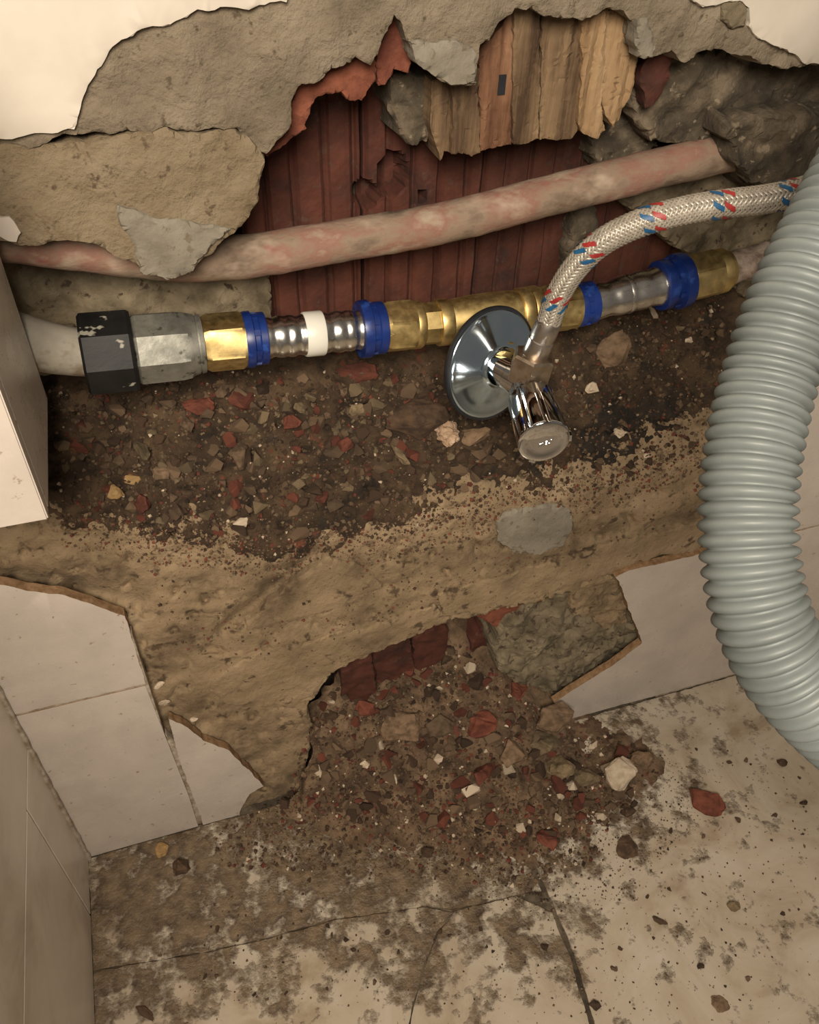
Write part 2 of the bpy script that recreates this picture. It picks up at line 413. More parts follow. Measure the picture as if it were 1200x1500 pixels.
# painted face above the broken opening
up_edge = [(-60, 212), (0, 205), (60, 197), (108, 190), (116, 165), (122, 142), (140, 100), (165, 70), (200, 45), (240, 36), (290, 17), (340, 11), (420, 4), (424, -20),
           (600, -34), (800, -34), (1000, -28), (1012, 2), (1030, 14), (1050, 10), (1062, 4), (1090, 2), (1100, 12), (1096, 42), (1112, 55), (1150, 72), (1185, 92), (1230, 98)]
p_up = pxY(up_edge, 0)
wall_slab('painted_face', up_edge, 0, 9, paint, wall, pre=[(-157, p_up[0][1] + 2)],
          extra=[(470, p_up[-1][1]), (470, 760), (-157, 760)], sp=14, step=2.2, jag=1.6, rough=0.25, bevel=0.6, flare=0.7, edge_mat=paint)
box('painted_face', (-157, 0, 760), (1600, 9, 1500), paint, wall)
box('painted_face', (470, 0, 470), (1600, 9, 759.9), paint, wall)

# plaster under the paint
U1 = [(-60, 222), (40, 214), (108, 193), (170, 196), (230, 190), (248, 186), (285, 195), (312, 192), (345, 190), (372, 215), (388, 222), (402, 210),
      (425, 182), (428, 150), (443, 124), (468, 118), (478, 108), (500, 100), (522, 84), (540, 92), (552, 78), (568, 45), (578, 22), (588, 30),
      (598, 66), (612, 92), (640, 112), (662, 124), (696, 126), (700, 90), (704, 66), (718, 60), (736, 34), (755, 14), (782, 6), (800, 24),
      (830, 30), (855, 32), (885, 18), (915, 20), (932, 30), (938, 60), (936, 82), (955, 86), (968, 82), (985, 75), (1003, 90), (1022, 80),
      (1060, 76), (1085, 80), (1100, 84), (1120, 97), (1150, 100), (1195, 95), (1240, 104)]
pU1 = pxY(U1, 3.5)
wall_slab('plaster_layer', U1, 3.5, 22, plaster, wall, pre=[(-157, pU1[0][1])], extra=[(430, 700), (-157, 700)],
          sp=6, step=1.6, jag=2.2, rough=2.2, nfreq=0.045, bevel=0.8, flare=2.6, seed=1)
# right-hand plaster under the paint
U2 = [(-70, 222), (0, 214), (60, 206), (112, 214), (160, 208), (200, 196), (245, 189), (290, 198), (345, 193), (372, 215), (389, 232), (386, 262), (376, 300),
      (352, 330), (326, 354), (300, 378), (280, 402), (240, 404), (206, 396), (188, 384), (165, 374), (130, 358), (100, 352), (60, 360), (20, 358), (-70, 345)]
wall_slab('plaster_chunk', U2, 2.5, 18, plaster_y, wall, sp=6, step=1.6, jag=1.8, rough=2.0, nfreq=0.04, bevel=1.5, flare=2.0, seed=2)
U3 = [(172, 305), (200, 312), (240, 322), (300, 330), (338, 336), (320, 352), (300, 374), (281, 401), (262, 409), (232, 408), (205, 398), (196, 372), (186, 345), (175, 330)]
wall_slab('cement_patch', U3, -0.4, 9, plaster_g, wall, sp=5, step=1.4, jag=2.2, rough=1.3, nfreq=0.06, bevel=1.4, flare=1.0, seed=3)
U4 = [(598, 60), (618, 56), (640, 62), (668, 62), (690, 70), (700, 80), (699, 124), (664, 124), (640, 112), (612, 92)]
wall_slab('cement_patch', U4, 1.5, 9, plaster_g, wall, sp=5, step=1.4, jag=1.8, rough=1.6, nfreq=0.07, bevel=1.4, flare=1.0, seed=4)
U5 = [(934, 30), (952, 26), (958, 44), (966, 70), (958, 86), (938, 84), (932, 62)]
wall_slab('cement_patch', U5, 1.5, 9, plaster_g, wall, sp=4, step=1.4, jag=1.4, rough=1.4, nfreq=0.08, bevel=1.4, seed=5)
U6 = [(1064, 6), (1090, 4), (1099, 16), (1094, 40), (1072, 42), (1058, 30)]
wall_slab('plaster_chunk', U6, 0, 9, mortar_o, wall, sp=4, step=1.4, jag=1.4, rough=1.4, nfreq=0.08, bevel=1.4, seed=6)

# inner leaf of hollow bricks, ribbed
def ribbed_brick(x0, x1, z0, z1, y, pitch, holes=(), seed=0, name='brick', gdepth=3.4, tilt=0.0):
    r = random.Random(seed); xs = []; x = x0; prof = []
    while x < x1 - 0.1:
        pw = pitch * r.uniform(0.85, 1.15)
        for a, g in ((0.0, 1.0), (0.05, 0.9), (0.10, 0.45), (0.17, 0.0), (0.34, -0.1), (0.5, -0.14), (0.66, -0.1), (0.83, 0.0), (0.90, 0.45), (0.95, 0.9)):
            if x + a * pw < x1: prof.append((x + a * pw, g * gdepth * r.uniform(0.7, 1.2)))
        x += pw
    prof.append((x1, gdepth))
    nz = max(2, int((z1 - z0) / 2.2)); vs_ = []; fs = []; nx = len(prof)
    for j in range(nz + 1):
        z = z0 + (z1 - z0) * j / nz
        for (px_, g) in prof:
            p = Vector((px_, y + g, z))
            n = noise.fractal(p * 0.05 + Vector((seed, 0, 0)), 0.9, 2.0, 4)
            p.y += n * 0.9 + tilt * (z - z0)
            for hx, hz, rx, rz in holes:
                q = ((p.x - hx) / rx) ** 2 + ((p.z - hz) / rz) ** 2 + 0.4 * noise.noise(p * 0.15)
                if q < 1.15: p.y += 18 * min(1, (1.15 - q) * 4)
            p.x += 0.5 * noise.noise(p * 0.06)
            vs_.append(p)
    for j in range(nz):
        for i in range(nx - 1):
            fs.append((j * nx + i, j * nx + i + 1, (j + 1) * nx + i + 1, (j + 1) * nx + i))
    base = len(vs_)
    ring = [i for i in range(nx)] + [(j + 1) * nx - 1 for j in range(1, nz + 1)] + [nz * nx + i for i in range(nx - 2, -1, -1)] + [j * nx for j in range(nz - 1, 0, -1)]
    for i in ring: vs_.append(Vector((vs_[i].x, y + 22, vs_[i].z)))
    for a in range(len(ring)):
        b2 = (a + 1) % len(ring); fs.append((ring[a], base + a, base + b2, ring[b2]))
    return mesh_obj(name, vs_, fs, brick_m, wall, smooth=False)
def wx(px, py, Y=68): return onY(px, py, Y).x
def wz(px, py, Y=68): return onY(px, py, Y).z
hole_l = [(wx(573, 255), wz(573, 255), 9, 12), (wx(535, 285), wz(535, 285), 7, 8), (wx(617, 286), wz(617, 286), 2.4, 2.4)]
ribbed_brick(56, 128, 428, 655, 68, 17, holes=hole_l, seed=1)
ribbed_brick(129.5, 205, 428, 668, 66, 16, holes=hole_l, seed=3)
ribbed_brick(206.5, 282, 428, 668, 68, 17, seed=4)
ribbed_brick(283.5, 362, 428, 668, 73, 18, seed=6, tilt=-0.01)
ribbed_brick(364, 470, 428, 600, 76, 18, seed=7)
# broken outer shells of the bricks hanging under the plaster
S1 = [(384, 224), (404, 205), (424, 185), (424, 150), (440, 118), (470, 112), (500, 94), (525, 78), (548, 88), (552, 120), (530, 148), (512, 146), (500, 134), (478, 138), (462, 146),
      (456, 165), (450, 190), (430, 202), (410, 216), (392, 232)]
wall_slab('broken_brick', S1, 17, 11, brick_o, wall, sp=5, step=1.5, jag=2.0, rough=2.2, nfreq=0.07, bevel=1.0, flare=1.5, seed=11)
S2 = [(552, 110), (558, 70), (566, 40), (580, 18), (592, 40), (604, 95), (598, 108), (580, 104), (566, 128), (556, 126)]
wall_slab('broken_brick', S2, 18, 11, brick_o, wall, sp=5, step=1.5, jag=2.0, rough=2.2, nfreq=0.07, bevel=1.0, flare=1.5, seed=12)
S3 = [(570, 108), (600, 102), (640, 118), (660, 130), (655, 160), (632, 180), (628, 205), (600, 212), (584, 198), (575, 170), (568, 135)]
wall_slab('mortar_lump', S3, 36, 26, mortar_d, wall, sp=5, step=2, jag=2.5, rough=3.5, nfreq=0.06, bevel=3, flare=2, seed=13)
S4 = [(950, 80), (985, 70), (985, 110), (965, 150), (945, 158), (938, 120)]
wall_slab('broken_brick', S4, 22, 12, brick_m, wall, sp=5, step=2, jag=2, rough=2.2, nfreq=0.07, bevel=1.0, flare=1.5, seed=14)
# dark rough mortar in the right of the chase
R1 = [(936, 120), (960, 92), (1000, 82), (1060, 66), (1130, 88), (1210, 90), (1320, 110), (1320, 330), (1200, 322), (1130, 300), (1085, 262), (1050, 205), (1000, 216), (960, 212), (940, 190), (932, 160)]
wall_slab('mortar_fill', R1, 30, 45, mortar_d, wall, sp=6, step=2, jag=3, rough=7, nfreq=0.03, bevel=4, flare=4, seed=15)
R5 = [(1068, 190), (1110, 170), (1200, 166), (1330, 180), (1330, 310), (1200, 300), (1140, 292), (1100, 268), (1078, 240)]
wall_slab('mortar_fill', R5, 8, 40, mortar_d, wall, sp=5, step=2, jag=4, rough=6, nfreq=0.04, bevel=4, flare=4, seed=20)
R2 = [(905, 255), (1000, 235), (1090, 225), (1200, 300), (1330, 300), (1330, 480), (1100, 440), (1040, 400), (985, 360), (940, 320), (912, 300)]
wall_slab('mortar_fill', R2, 50, 30, mortar_o, wall, sp=6, step=2, jag=3, rough=6, nfreq=0.035, bevel=4, flare=3, seed=16)
R3 = [(842, 300), (872, 285), (880, 330), (858, 380), (848, 425), (826, 430), (830, 370)]
wall_slab('mortar_lump', R3, 57, 20, mortar_d, wall, sp=5, step=2, jag=3, rough=3, nfreq=0.05, bevel=3, flare=2, seed=17)
R4 = [(866, 195), (905, 180), (945, 168), (965, 215), (930, 235), (880, 250), (862, 228)]
wall_slab('mortar_lump', R4, 52, 22, mortar_d, wall, sp=5, step=2, jag=3, rough=3.5, nfreq=0.05, bevel=3, flare=2, seed=18)
# mortar left of the bricks, under the pink pipe
L1 = [(-80, 330), (150, 350), (300, 385), (394, 380), (398, 470), (392, 530), (-80, 560)]
wall_slab('mortar_fill', L1, 56, 30, mortar_o, wall, sp=6, step=2, jag=2, rough=5, nfreq=0.035, bevel=2, flare=3, seed=19)

# ---- mortar bed below the chase (slope up to the bricks, then the wall face)
LIP = [(-100, 800), (100, 776), (300, 786), (450, 800), (600, 768), (690, 745), (850, 724), (1030, 668), (1300, 590)]
BACK = [(-100, 530), (100, 535), (300, 512), (600, 486), (900, 425), (1100, 365), (1300, 310)]
def bedY(px, py):
    l = lerp_tab(LIP, px); b = lerp_tab(BACK, px)
    t = (l - py) / (l - b)
    if t <= 0: 
        base = 9.5 - 0.5 * min(1, -t * 6)
        # shallow step in the face on the right
        return base
    t = min(t, 1.15)
    return 9.5 + 68 * (t ** 1.15)
TR = [(328, 918, 462, 808, 11, 10.0), (300, 884, 342, 874, 9, 3.5), (400, 985, 470, 962, 5, 2.2), (470, 962, 476, 958, 5, 2.2), (700, 803, 790, 792, 6, 2.0), (820, 790, 1040, 760, 6, 2.4),
      (-20, 838, 110, 858, 14, 9.0), (110, 858, 200, 880, 15, 9.0), (240, 1030, 300, 1050, 10, 3.5), (300, 1060, 370, 1078, 10, 3.5), (470, 835, 560, 862, 6, 2.0), (262, 855, 300, 850, 6, 2.0),
      (250, 990, 280, 985, 10, 2.5), (560, 862, 600, 850, 5, 1.6), (850, 745, 870, 775, 5, 1.5), (890, 836, 1045, 800, 9, 8.0)]
def bedfn(u, v):
    Y = bedY(u, v)
    for x0, y0, x1_, y1, w_, d_ in TR:
        dx, dy = x1_ - x0, y1 - y0; t = max(0, min(1, ((u - x0) * dx + (v - y0) * dy) / (dx * dx + dy * dy)))
        q = math.hypot(u - x0 - dx * t, v - y0 - dy * t) + 5 * noise.noise(Vector((u * .06, v * .06, 3)))
        if q < 2.5 * w_: Y += d_ * math.exp(-(q / w_) ** 2)
    # scattered pits
    n = noise.noise(Vector((u * 0.045, v * 0.075, 9.0)))
    if n > 0.27: Y += (n - 0.27) * 22
    return onY(u, v, Y)
HOLE = [(905, 852), (880, 858), (840, 866), (792, 880), (735, 890), (690, 905), (640, 916), (600, 935), (560, 955), (520, 970), (490, 985), (468, 1008), (452, 1035), (458, 1070),
        (452, 1110), (445, 1150), (420, 1172), (384, 1186)]
bed_poly = [(-90, 522), (100, 527), (300, 504), (600, 478), (900, 417), (1100, 357), (1290, 304), (1290, 830), (1140, 852), (1000, 872), (945, 872), (930, 860)] + HOLE + [(300, 1212), (130, 1262), (60, 1140), (-30, 1000), (-90, 940)]
bed = sheet('mortar_bed', bed_poly, bedfn, mortar, wall, sp=13, cuts=2, step=6, jag=5, jfreq=0.04, rough=2.3, nfreq=0.045, hexp=0.55, seed=21, back=(0, 30, 0), bevel=1.5, flare=2.0, ndir=(0, -0.85, 0.5), oct=6)
# smooth grey patch, raised ridge and flake on the bed
P1 = [(728, 765), (752, 748), (800, 742), (836, 742), (842, 770), (828, 800), (790, 816), (752, 808), (730, 795)]
wall_slab('cement_patch', P1, 7.2, 5, plaster_g, wall, sp=6, step=3, jag=1.5, rough=0.6, nfreq=0.05, bevel=2.2, seed=22)
P2 = [(362, 912), (438, 846), (482, 816), (540, 835), (560, 860), (500, 890), (420, 915), (360, 925)]
wall_slab('mortar_flake', P2, 7.6, 5, mortar, wall, sp=6, step=2.5, jag=2.5, rough=1.0, nfreq=0.05, bevel=1.2, seed=23)
P3 = [(640, 872), (760, 838), (900, 796), (1040, 762), (1044, 800), (930, 826), (895, 842), (780, 878), (700, 900), (650, 905)]
wall_slab('mortar_flake', P3, 6.2, 6, mortar, wall, sp=6, step=2.5, jag=3.0, rough=1.3, nfreq=0.05, bevel=1.2, seed=24)
P4 = [(380, 958), (470, 935), (560, 915), (640, 885), (660, 905), (600, 935), (500, 978), (470, 1004), (430, 1040), (330, 1030), (300, 1000)]
wall_slab('mortar_flake', P4, 7.4, 6, mortar, wall, sp=6, step=2.5, jag=3.0, rough=1.5, nfreq=0.05, bevel=1.2, seed=25)
P5 = [(905, 845), (930, 836), (1035, 806), (1035, 818), (920, 846)]

# lower hole: lumps of mortar and brick behind it
H1 = [(726, 958), (735, 920), (752, 905), (780, 885), (800, 874), (850, 858), (905, 846), (925, 885), (946, 935), (938, 952), (880, 985), (832, 1012), (818, 1036), (798, 1032), (760, 1000), (732, 985)]
wall_slab('mortar_lump', H1, 17, 40, mortar_o, wall, sp=5, step=2.5, jag=3, rough=9, nfreq=0.032, bevel=3, flare=3, seed=31)
H1b = [(835, 872), (870, 850), (905, 842), (922, 880), (918, 912), (885, 922), (862, 905), (840, 900)]
wall_slab('mortar_lump', H1b, 9, 14, mortar, wall, sp=4, step=2.0, jag=3, rough=3, nfreq=0.06, bevel=2, flare=2, seed=37)
H2 = [(700, 905), (735, 885), (790, 868), (800, 885), (778, 905), (770, 935), (742, 945), (730, 920)]
wall_slab('broken_brick', H2, 24, 26, brick_o, wall, sp=5, step=2, jag=2.5, rough=3.0, nfreq=0.06, bevel=2, flare=2, seed=32)
H3 = [(545, 965), (560, 945), (600, 930), (606, 975), (580, 995), (552, 1000)]
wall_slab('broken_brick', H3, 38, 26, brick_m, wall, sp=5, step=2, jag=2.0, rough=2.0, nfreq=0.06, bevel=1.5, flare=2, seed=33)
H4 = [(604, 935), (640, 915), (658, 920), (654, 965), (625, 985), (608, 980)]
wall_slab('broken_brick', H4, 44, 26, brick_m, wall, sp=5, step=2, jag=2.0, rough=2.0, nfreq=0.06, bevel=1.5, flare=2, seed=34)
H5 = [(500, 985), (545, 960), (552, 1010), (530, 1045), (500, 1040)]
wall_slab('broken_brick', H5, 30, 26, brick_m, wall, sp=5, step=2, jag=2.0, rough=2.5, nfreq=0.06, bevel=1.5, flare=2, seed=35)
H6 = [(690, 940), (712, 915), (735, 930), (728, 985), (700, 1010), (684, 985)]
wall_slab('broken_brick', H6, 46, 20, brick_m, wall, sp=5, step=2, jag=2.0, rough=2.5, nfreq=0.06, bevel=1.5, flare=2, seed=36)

# ---- wall tiles
def tile(px, parent=wall, jag=0.0, seed=0, world=None, **kw):
    poly = (pxY(px, 0) if px else []) + (world or [])
    o = sheet('tile', poly, planeY(0), tile_m, parent, sp=16, cuts=0, step=1.6 if jag else 6, jag=jag, rough=0.12, nfreq=0.02, seed=seed,
              back=(0, 7.5, 0), bevel=0.35, ndir=(0, -1, 0), edge_mat=tile_body, **kw)
    return autosmooth(o, 40)
x1 = onY(245, 1050).x
xj = onY(215, 1003).x
# upper left tile with a broken top edge
tile([(183, 903), (140, 888), (95, 872), (40, 866), (8, 858), (-60, 852)], world=[(XL + 0.5, ZJ + 110), (XL + 0.5, ZJ + 1.4), (xj - 0.3, ZJ + 1.4)], jag=0.8, seed=1)
tile(None, world=[(XL + 0.5, ZJ - 1), (XL + 0.5, 1), (x1 - 2.6, 1), (x1 - 2.6, 60), (xj - 1.2, ZJ - 1)], seed=2)
tile([(247, 1053), (268, 1062), (300, 1086), (335, 1100), (352, 1118), (368, 1132), (386, 1152), (366, 1164), (356, 1180), (350, 1196)],
     world=[(onY(352, 1194).x, 1), (x1 + 2.2, 1), (x1 - 1.0, 120)], jag=0.9, seed=3)
# right tile with a bitten corner
xr = onY(1080, 989).x
tile([(830, 1055), (832, 1040), (812, 1030), (845, 1008), (900, 974), (940, 943), (938, 930), (922, 895), (912, 862), (902, 846), (922, 836)],
     world=[(onY(1030, 811).x, ZJ - 1), (640, ZJ - 1), (640, 1)], jag=0.9, seed=4)
xt = onY(1105, 700).x
tile(None, world=[(xt - 8, ZJ + 1), (640, ZJ + 1), (640, 470), (xt - 22, 470), (xt - 30, 400), (xt - 14, 300)], seed=5, jag=1.0)
tile(None, world=[(641.5, 1), (900, 1), (900, ZJ - 1), (641.5, ZJ - 1)], seed=6)
tile(None, world=[(641.5, ZJ + 1), (900, ZJ + 1), (900, 469), (641.5, 469)], seed=7)
box('grout_bed', (xt - 10, 0.9, 0), (902, 9, 468), grout, wall)
box('grout_bed', (XL, 0.9, 0), (x1 - 6, 8.0, ZJ + 60), grout, wall)
for zz in (0,):
    sheet('grout_bed', [(x1 - 8, 0.5), (x1 + 34, 0.5), (x1 + 34, 40), (x1 + 8, 120), (x1 - 6, 160)], planeY(1.5), grout, wall, sp=10, cuts=0, jag=0.8, rough=0.4, back=(0, 7, 0), ndir=(0, -1, 0), seed=8)

# ---- side wall on the left
wl = tag(empty('wall_left'), kind='structure')
box('wall_core', (XL - 60, -421, -10), (XL - 6, 91, 700), grout, wl)
zg = onX(36, 1400, XL).z; zv = onX(65, 1228, XL)
def side_tile(y0, y1, z0, z1):
    bm = bmesh.new(); bmesh.ops.create_cube(bm, size=1)
    for v in bm.verts: v.co = Vector((XL - 6 + (v.co.x + .5) * 6, y0 + (v.co.y + .5) * (y1 - y0), z0 + (v.co.z + .5) * (z1 - z0)))
    bmesh.ops.bevel(bm, geom=bm.edges[:], offset=0.5, segments=1, affect='EDGES')
    return bm_obj('tile', bm, marble_w, wl, smooth=False)
yv = zv.y
for (y0, y1, z0, z1) in ((yv + .8, -0.2, 0.5, zg - .8), (-420, yv - .8, 0.5, zg - .8), (-420, -0.2, zg + .8, zg + 260)):
    side_tile(y0, y1, z0, z1)
# ragged grout ridge running up the inner corner
lathe('grout_bead', (XL + 1, -1, 1), (XL + 1, -1, ZJ + 110), [(i / 40, 2.0 + 1.3 * noise.noise(Vector((i * .7, 0, 0)))) for i in range(41)], grout, wl, seg=8)

# ---- floor
fl = tag(empty('floor'), kind='structure')
box('screed', (-220, -2200, -40), (1700, 95, -2.2), mortar_d, fl)
BLOBS = [(560, 1180, 120, 0.55), (700, 1200, 130, 0.5), (430, 1220, 110, 0.5), (250, 1290, 120, 0.62), (180, 1380, 110, 0.5), (400, 1310, 120, 0.36), (560, 1300, 110, 0.36),
         (840, 1190, 120, 0.40), (900, 1130, 100, 0.30), (780, 1330, 90, 0.30), (640, 1370, 90, 0.28), (800, 1400, 70, 0.22), (300, 1420, 130, 0.26), (660, 1450, 80, 0.24), (500, 1400, 120, 0.18),
         (960, 1060, 120, 0.16), (1000, 1180, 160, 0.10)]
BW = []
for bx_, by_, br_, bs_ in BLOBS:
    c = onZ(bx_, by_); e = onZ(bx_ + br_, by_); BW.append((c.x, c.y, (e - c).length, bs_))
def dirt(p):
    s = 0
    for x, y, r, k in BW:
        q = math.hypot(p.x - x, p.y - y) / r
        s += k * math.exp(-q * q * 1.1)
    s += 0.30 * math.exp(-((p.x - XL) / 40) ** 2) * (1 if p.y > -420 else 0)  # tone darkens towards the foot of the left wall
    s += 0.25 * math.exp(-(p.y / 22) ** 2) * (1 if p.x < 230 else 0.5)
    return min(s, 0.80) * 0.95 - 0.10
def fpx(pts): return [(onZ(x, y).x, onZ(x, y).y) for x, y in pts]
j1 = [(720, 1130), (745, 1190), (765, 1232), (790, 1290), (812, 1335), (838, 1400), (868, 1500), (925, 1680)]
j2 = [(150, 1420), (300, 1395), (400, 1372), (500, 1345), (560, 1338), (620, 1328), (662, 1333), (700, 1325), (755, 1312), (796, 1306)]
j3 = [(664, 1336), (640, 1370), (620, 1420), (606, 1470), (596, 1520), (560, 1680)]
def inset(pts, dx, dy): return [(x + dx, y + dy) for x, y in pts]
J1, J2, J3 = fpx(j1), fpx(j2), fpx(j3)
def fl_piece(poly, seed, sp=11, jag=1.0):
    return autosmooth(sheet('marble_slab', poly, lambda u, v: Vector((u, v, 0)), marble_m, fl, sp=sp, cuts=0, step=3.0, jag=jag, rough=0.25, nfreq=0.02, seed=seed,
                 back=(0, 0, -5), bevel=0.15, ndir=(0, 0, 1), attr=('dirt', dirt), oct=2), 35)
g = 2.3
fl_piece(inset(J1, g, 0) + [(J1[-1][0] + g, -560), (900, -560), (900, -0.2), (J1[0][0] + g, -0.2)], 1)
fl_piece(inset(J2[:-1], 0, 0.5) + [(J2[-1][0] - 1, J2[-1][1] + 0.9)] + inset(J1[:4][::-1], -g, 0) + [(J1[0][0] - g, -0.2), (XL + .2, -0.2), (XL + .2, J2[0][1] + 0.9)], 2)
fl_piece(inset(J2[6:-1], 0, -0.7) + inset(J1[4:], -g, 0) + [(J1[-1][0] - g, -560), (J3[-1][0] + 0.9, -560)] + inset(J3[::-1], 0.9, 0), 3)
fl_piece(inset(J2[:6], 0, -0.5) + inset(J3, -0.9, 0) + [(J3[-1][0] - 0.9, -560), (XL + .2, -560), (XL + .2, J2[0][1] - 0.9)], 4)
for lo, hi in (((XL + .2, -2200, -5), (900, -562, 0)), ((902, -2200, -5), (1700, -0.2, 0))):
    box('marble_slab', lo, hi, marble_m, fl, bev=0.4)

# ---- tiled corner block jutting out at the upper left
blk = tag(empty('tiled_block'), 'cream tiled block jutting from the left wall in front of the grey pipe', 'block')
Q = onY(70, 585, -1.0); QZ = Q.z; QX = Q.x
fr_ = onZ(95, 757, QZ); YF = fr_.y
box('core', (XL + 1, YF + 8, QZ + 1), (QX - 7, -1.0, 690), plaster_g, blk)
def blk_tile(lo, hi): 
    o = box('tile', lo, hi, tile_m, blk, bev=0.7); return o
blk_tile((XL + 1, YF, QZ), (QX, YF + 7, 690))
blk_tile((QX - 6.5, YF + 7.6, QZ), (QX, -1.0, 690))
blk.location = (0, 0, 0)

# ================================================================== SOIL AND RUBBLE
def soil_edge(x): return lerp_tab(LIP, x) + lerp_tab([(0, -30), (120, 10), (300, 18), (420, 40), (520, 20), (650, -5), (700, -20), (760, -8), (900, -20), (1000, -50), (1200, -60)], x)
def wetf(p):
    c = onY(880, 620, 40); q = ((p.x - c.x) / 60) ** 2 + ((p.z - c.z) / 40) ** 2
    c2 = onY(960, 640, 25); q2 = ((p.x - c2.x) / 45) ** 2 + ((p.z - c2.z) / 30) ** 2
    return -0.15 + 0.85 * math.exp(-q) + 0.55 * math.exp(-q2)
def soilfn(u, v):
    e = soil_edge(u); k = max(0.0, min(1.0, (e - v) / 90))
    p = bedfn(u, v); off = -3.5 + 9.5 * (k ** 0.75)
    return p + Vector((0, -0.8, 0.6)) * off
soil_poly = [(-80, 530), (100, 531), (300, 508), (600, 482), (900, 421), (1100, 361), (1280, 308)] + [(x, soil_edge(x) + 14) for x in (1280, 1150, 1050, 1000, 940, 880, 820, 760, 720, 690, 640, 580, 520, 460, 400, 340, 280, 220, 160, 100, 40, -20, -80)]
soil = sheet('soil_bed', soil_poly, soilfn, soil_m, None, sp=13, cuts=2, step=7, jag=16, jfreq=0.03, rough=4.6, nfreq=0.06, hexp=0.55, seed=41, ndir=(0, -0.7, 0.7), oct=6, attr=('wet', wetf))
tag(soil, 'dark brown soil and crushed rubble filling the ledge below the pipes', 'soil', kind='stuff')

TOE = [(250, 1240), (380, 1240), (480, 1262), (600, 1262), (720, 1290), (800, 1290), (900, 1240), (990, 1160)]
TOP = [(250, 1215), (440, 1150), (450, 1060), (490, 985), (560, 950), (640, 912), (700, 895), (740, 940), (800, 1010), (840, 1050), (990, 1050)]
def heapfn(u, v):
    t0 = lerp_tab(TOP, u); t1 = lerp_tab(TOE, u)
    s = max(0.0, min(1.0, (v - t0) / max(1, t1 - t0)))
    Yt = lerp_tab([(250, -4), (440, 4), (470, 34), (560, 66), (700, 72), (760, 45), (820, 6), (990, -12)], u)
    z0 = max(0, onY(u, t0, Yt).z)
    Z = z0 * (1 - s) ** 1.45 + 5 * math.sin(math.pi * min(1, s * 1.0)) - 4.5 * s
    return onZ(u, v, Z)
heap_poly = [(420, 1190), (440, 1160), (452, 1100), (452, 1050), (470, 1010), (500, 980), (560, 945), (620, 915), (660, 895), (700, 890), (740, 930), (770, 985), (815, 1030),
             (835, 1052), (880, 1062), (940, 1080), (970, 1130), (930, 1190), (860, 1240), (790, 1275), (700, 1270), (600, 1250), (500, 1235)]
heap = sheet('rubble_heap', heap_poly, heapfn, heap_m, None, sp=13, cuts=2, step=7, jag=14, jfreq=0.03, rough=4.6, nfreq=0.06, hexp=0.55, seed=42, ndir=(0, -0.5, 0.85), oct=6, attr=('wet', lambda p: -0.02))
tag(heap, 'brown rubble heap spilling from the lower hole onto the floor', 'rubble', kind='stuff')

# ================================================================== TIMBER
tim = tag(empty('timber_lintel'), 'splintered old timber with vertical grain set in the wall above the pink pipe', 'timber')
PL = [([(632, 118), (662, 120), (668, 150), (664, 190), (662, 226), (652, 222), (646, 236), (638, 206), (630, 190)], 26, wood_m),
      ([(662, 112), (702, 100), (702, 150), (704, 224), (690, 230), (672, 224), (664, 226), (664, 180)], 22, wood_m),
      ([(702, 62), (722, 58), (738, 34), (752, 16), (752, 90), (750, 212), (728, 216), (712, 222), (704, 222)], 23, wood_r),
      ([(753, 8), (776, 0), (792, 6), (792, 100), (790, 204), (770, 210), (752, 212)], 20, wood_m),
      ([(793, 4), (820, 20), (850, 22), (850, 100), (846, 192), (838, 204), (818, 206), (792, 206)], 21, wood_m),
      ([(851, 24), (872, 18), (890, 14), (886, 100), (880, 160), (888, 192), (876, 203), (858, 198), (846, 180), (852, 120)], 18, wood_p),
      ([(890, 14), (915, 14), (938, 40), (934, 90), (926, 130), (910, 178), (896, 186), (888, 170), (884, 130)], 19, wood_p)]
nh = onY(735, 124, 23)
for i, (pp, Y, mm) in enumerate(PL):
    poly = pxY(pp, Y)
    def wf(u, v, Y=Y, i=i): 
        gsl = noise.fractal(Vector((u * 0.22, i * 9.1, v * 0.012)), 0.9, 2.1, 4)
        
        dy = gsl * 1.9
        if i == 2 and abs(u - nh.x) < 5 and abs(v - nh.z) < 8: dy *= 0.2
        return Vector((u, Y + dy, v))
    o = sheet('plank', poly, wf, mm, tim, sp=4, cuts=1, step=1.2, jag=1.3, rough=0.3, nfreq=0.2, seed=50 + i, back=(0, 26, 0), bevel=0.5, ndir=(0, -1, 0), flare=1.0)
    autosmooth(o, 30)

box('nail_hole_shade', (nh.x - 2.0, 22.3, nh.z - 4.8), (nh.x + 2.0, 28, nh.z + 4.8), plain_black_m, tim)  # solid black box standing in for the shade inside a nail hole

# ================================================================== PIPES
def pxpath(pts, Y): return [onY(x, y, Y if not callable(Y) else Y(x)) for x, y in pts]
pp = [(-60, 338), (20, 350), (100, 362), (180, 373), (260, 380), (350, 377), (430, 365), (510, 351), (600, 337), (700, 314), (800, 288), (900, 263), (1000, 238), (1090, 218), (1150, 206), (1230, 195)]
path = resample(catmull(pxpath(pp, 32), 8), 3)
pk = tube('pink_pipe', path, 11.6, pink_m, None, seg=28, rough=0.7, nf=0.06)
tag(pk, 'old pinkish stained pipe curving across the chase above the brass fittings', 'pipe')

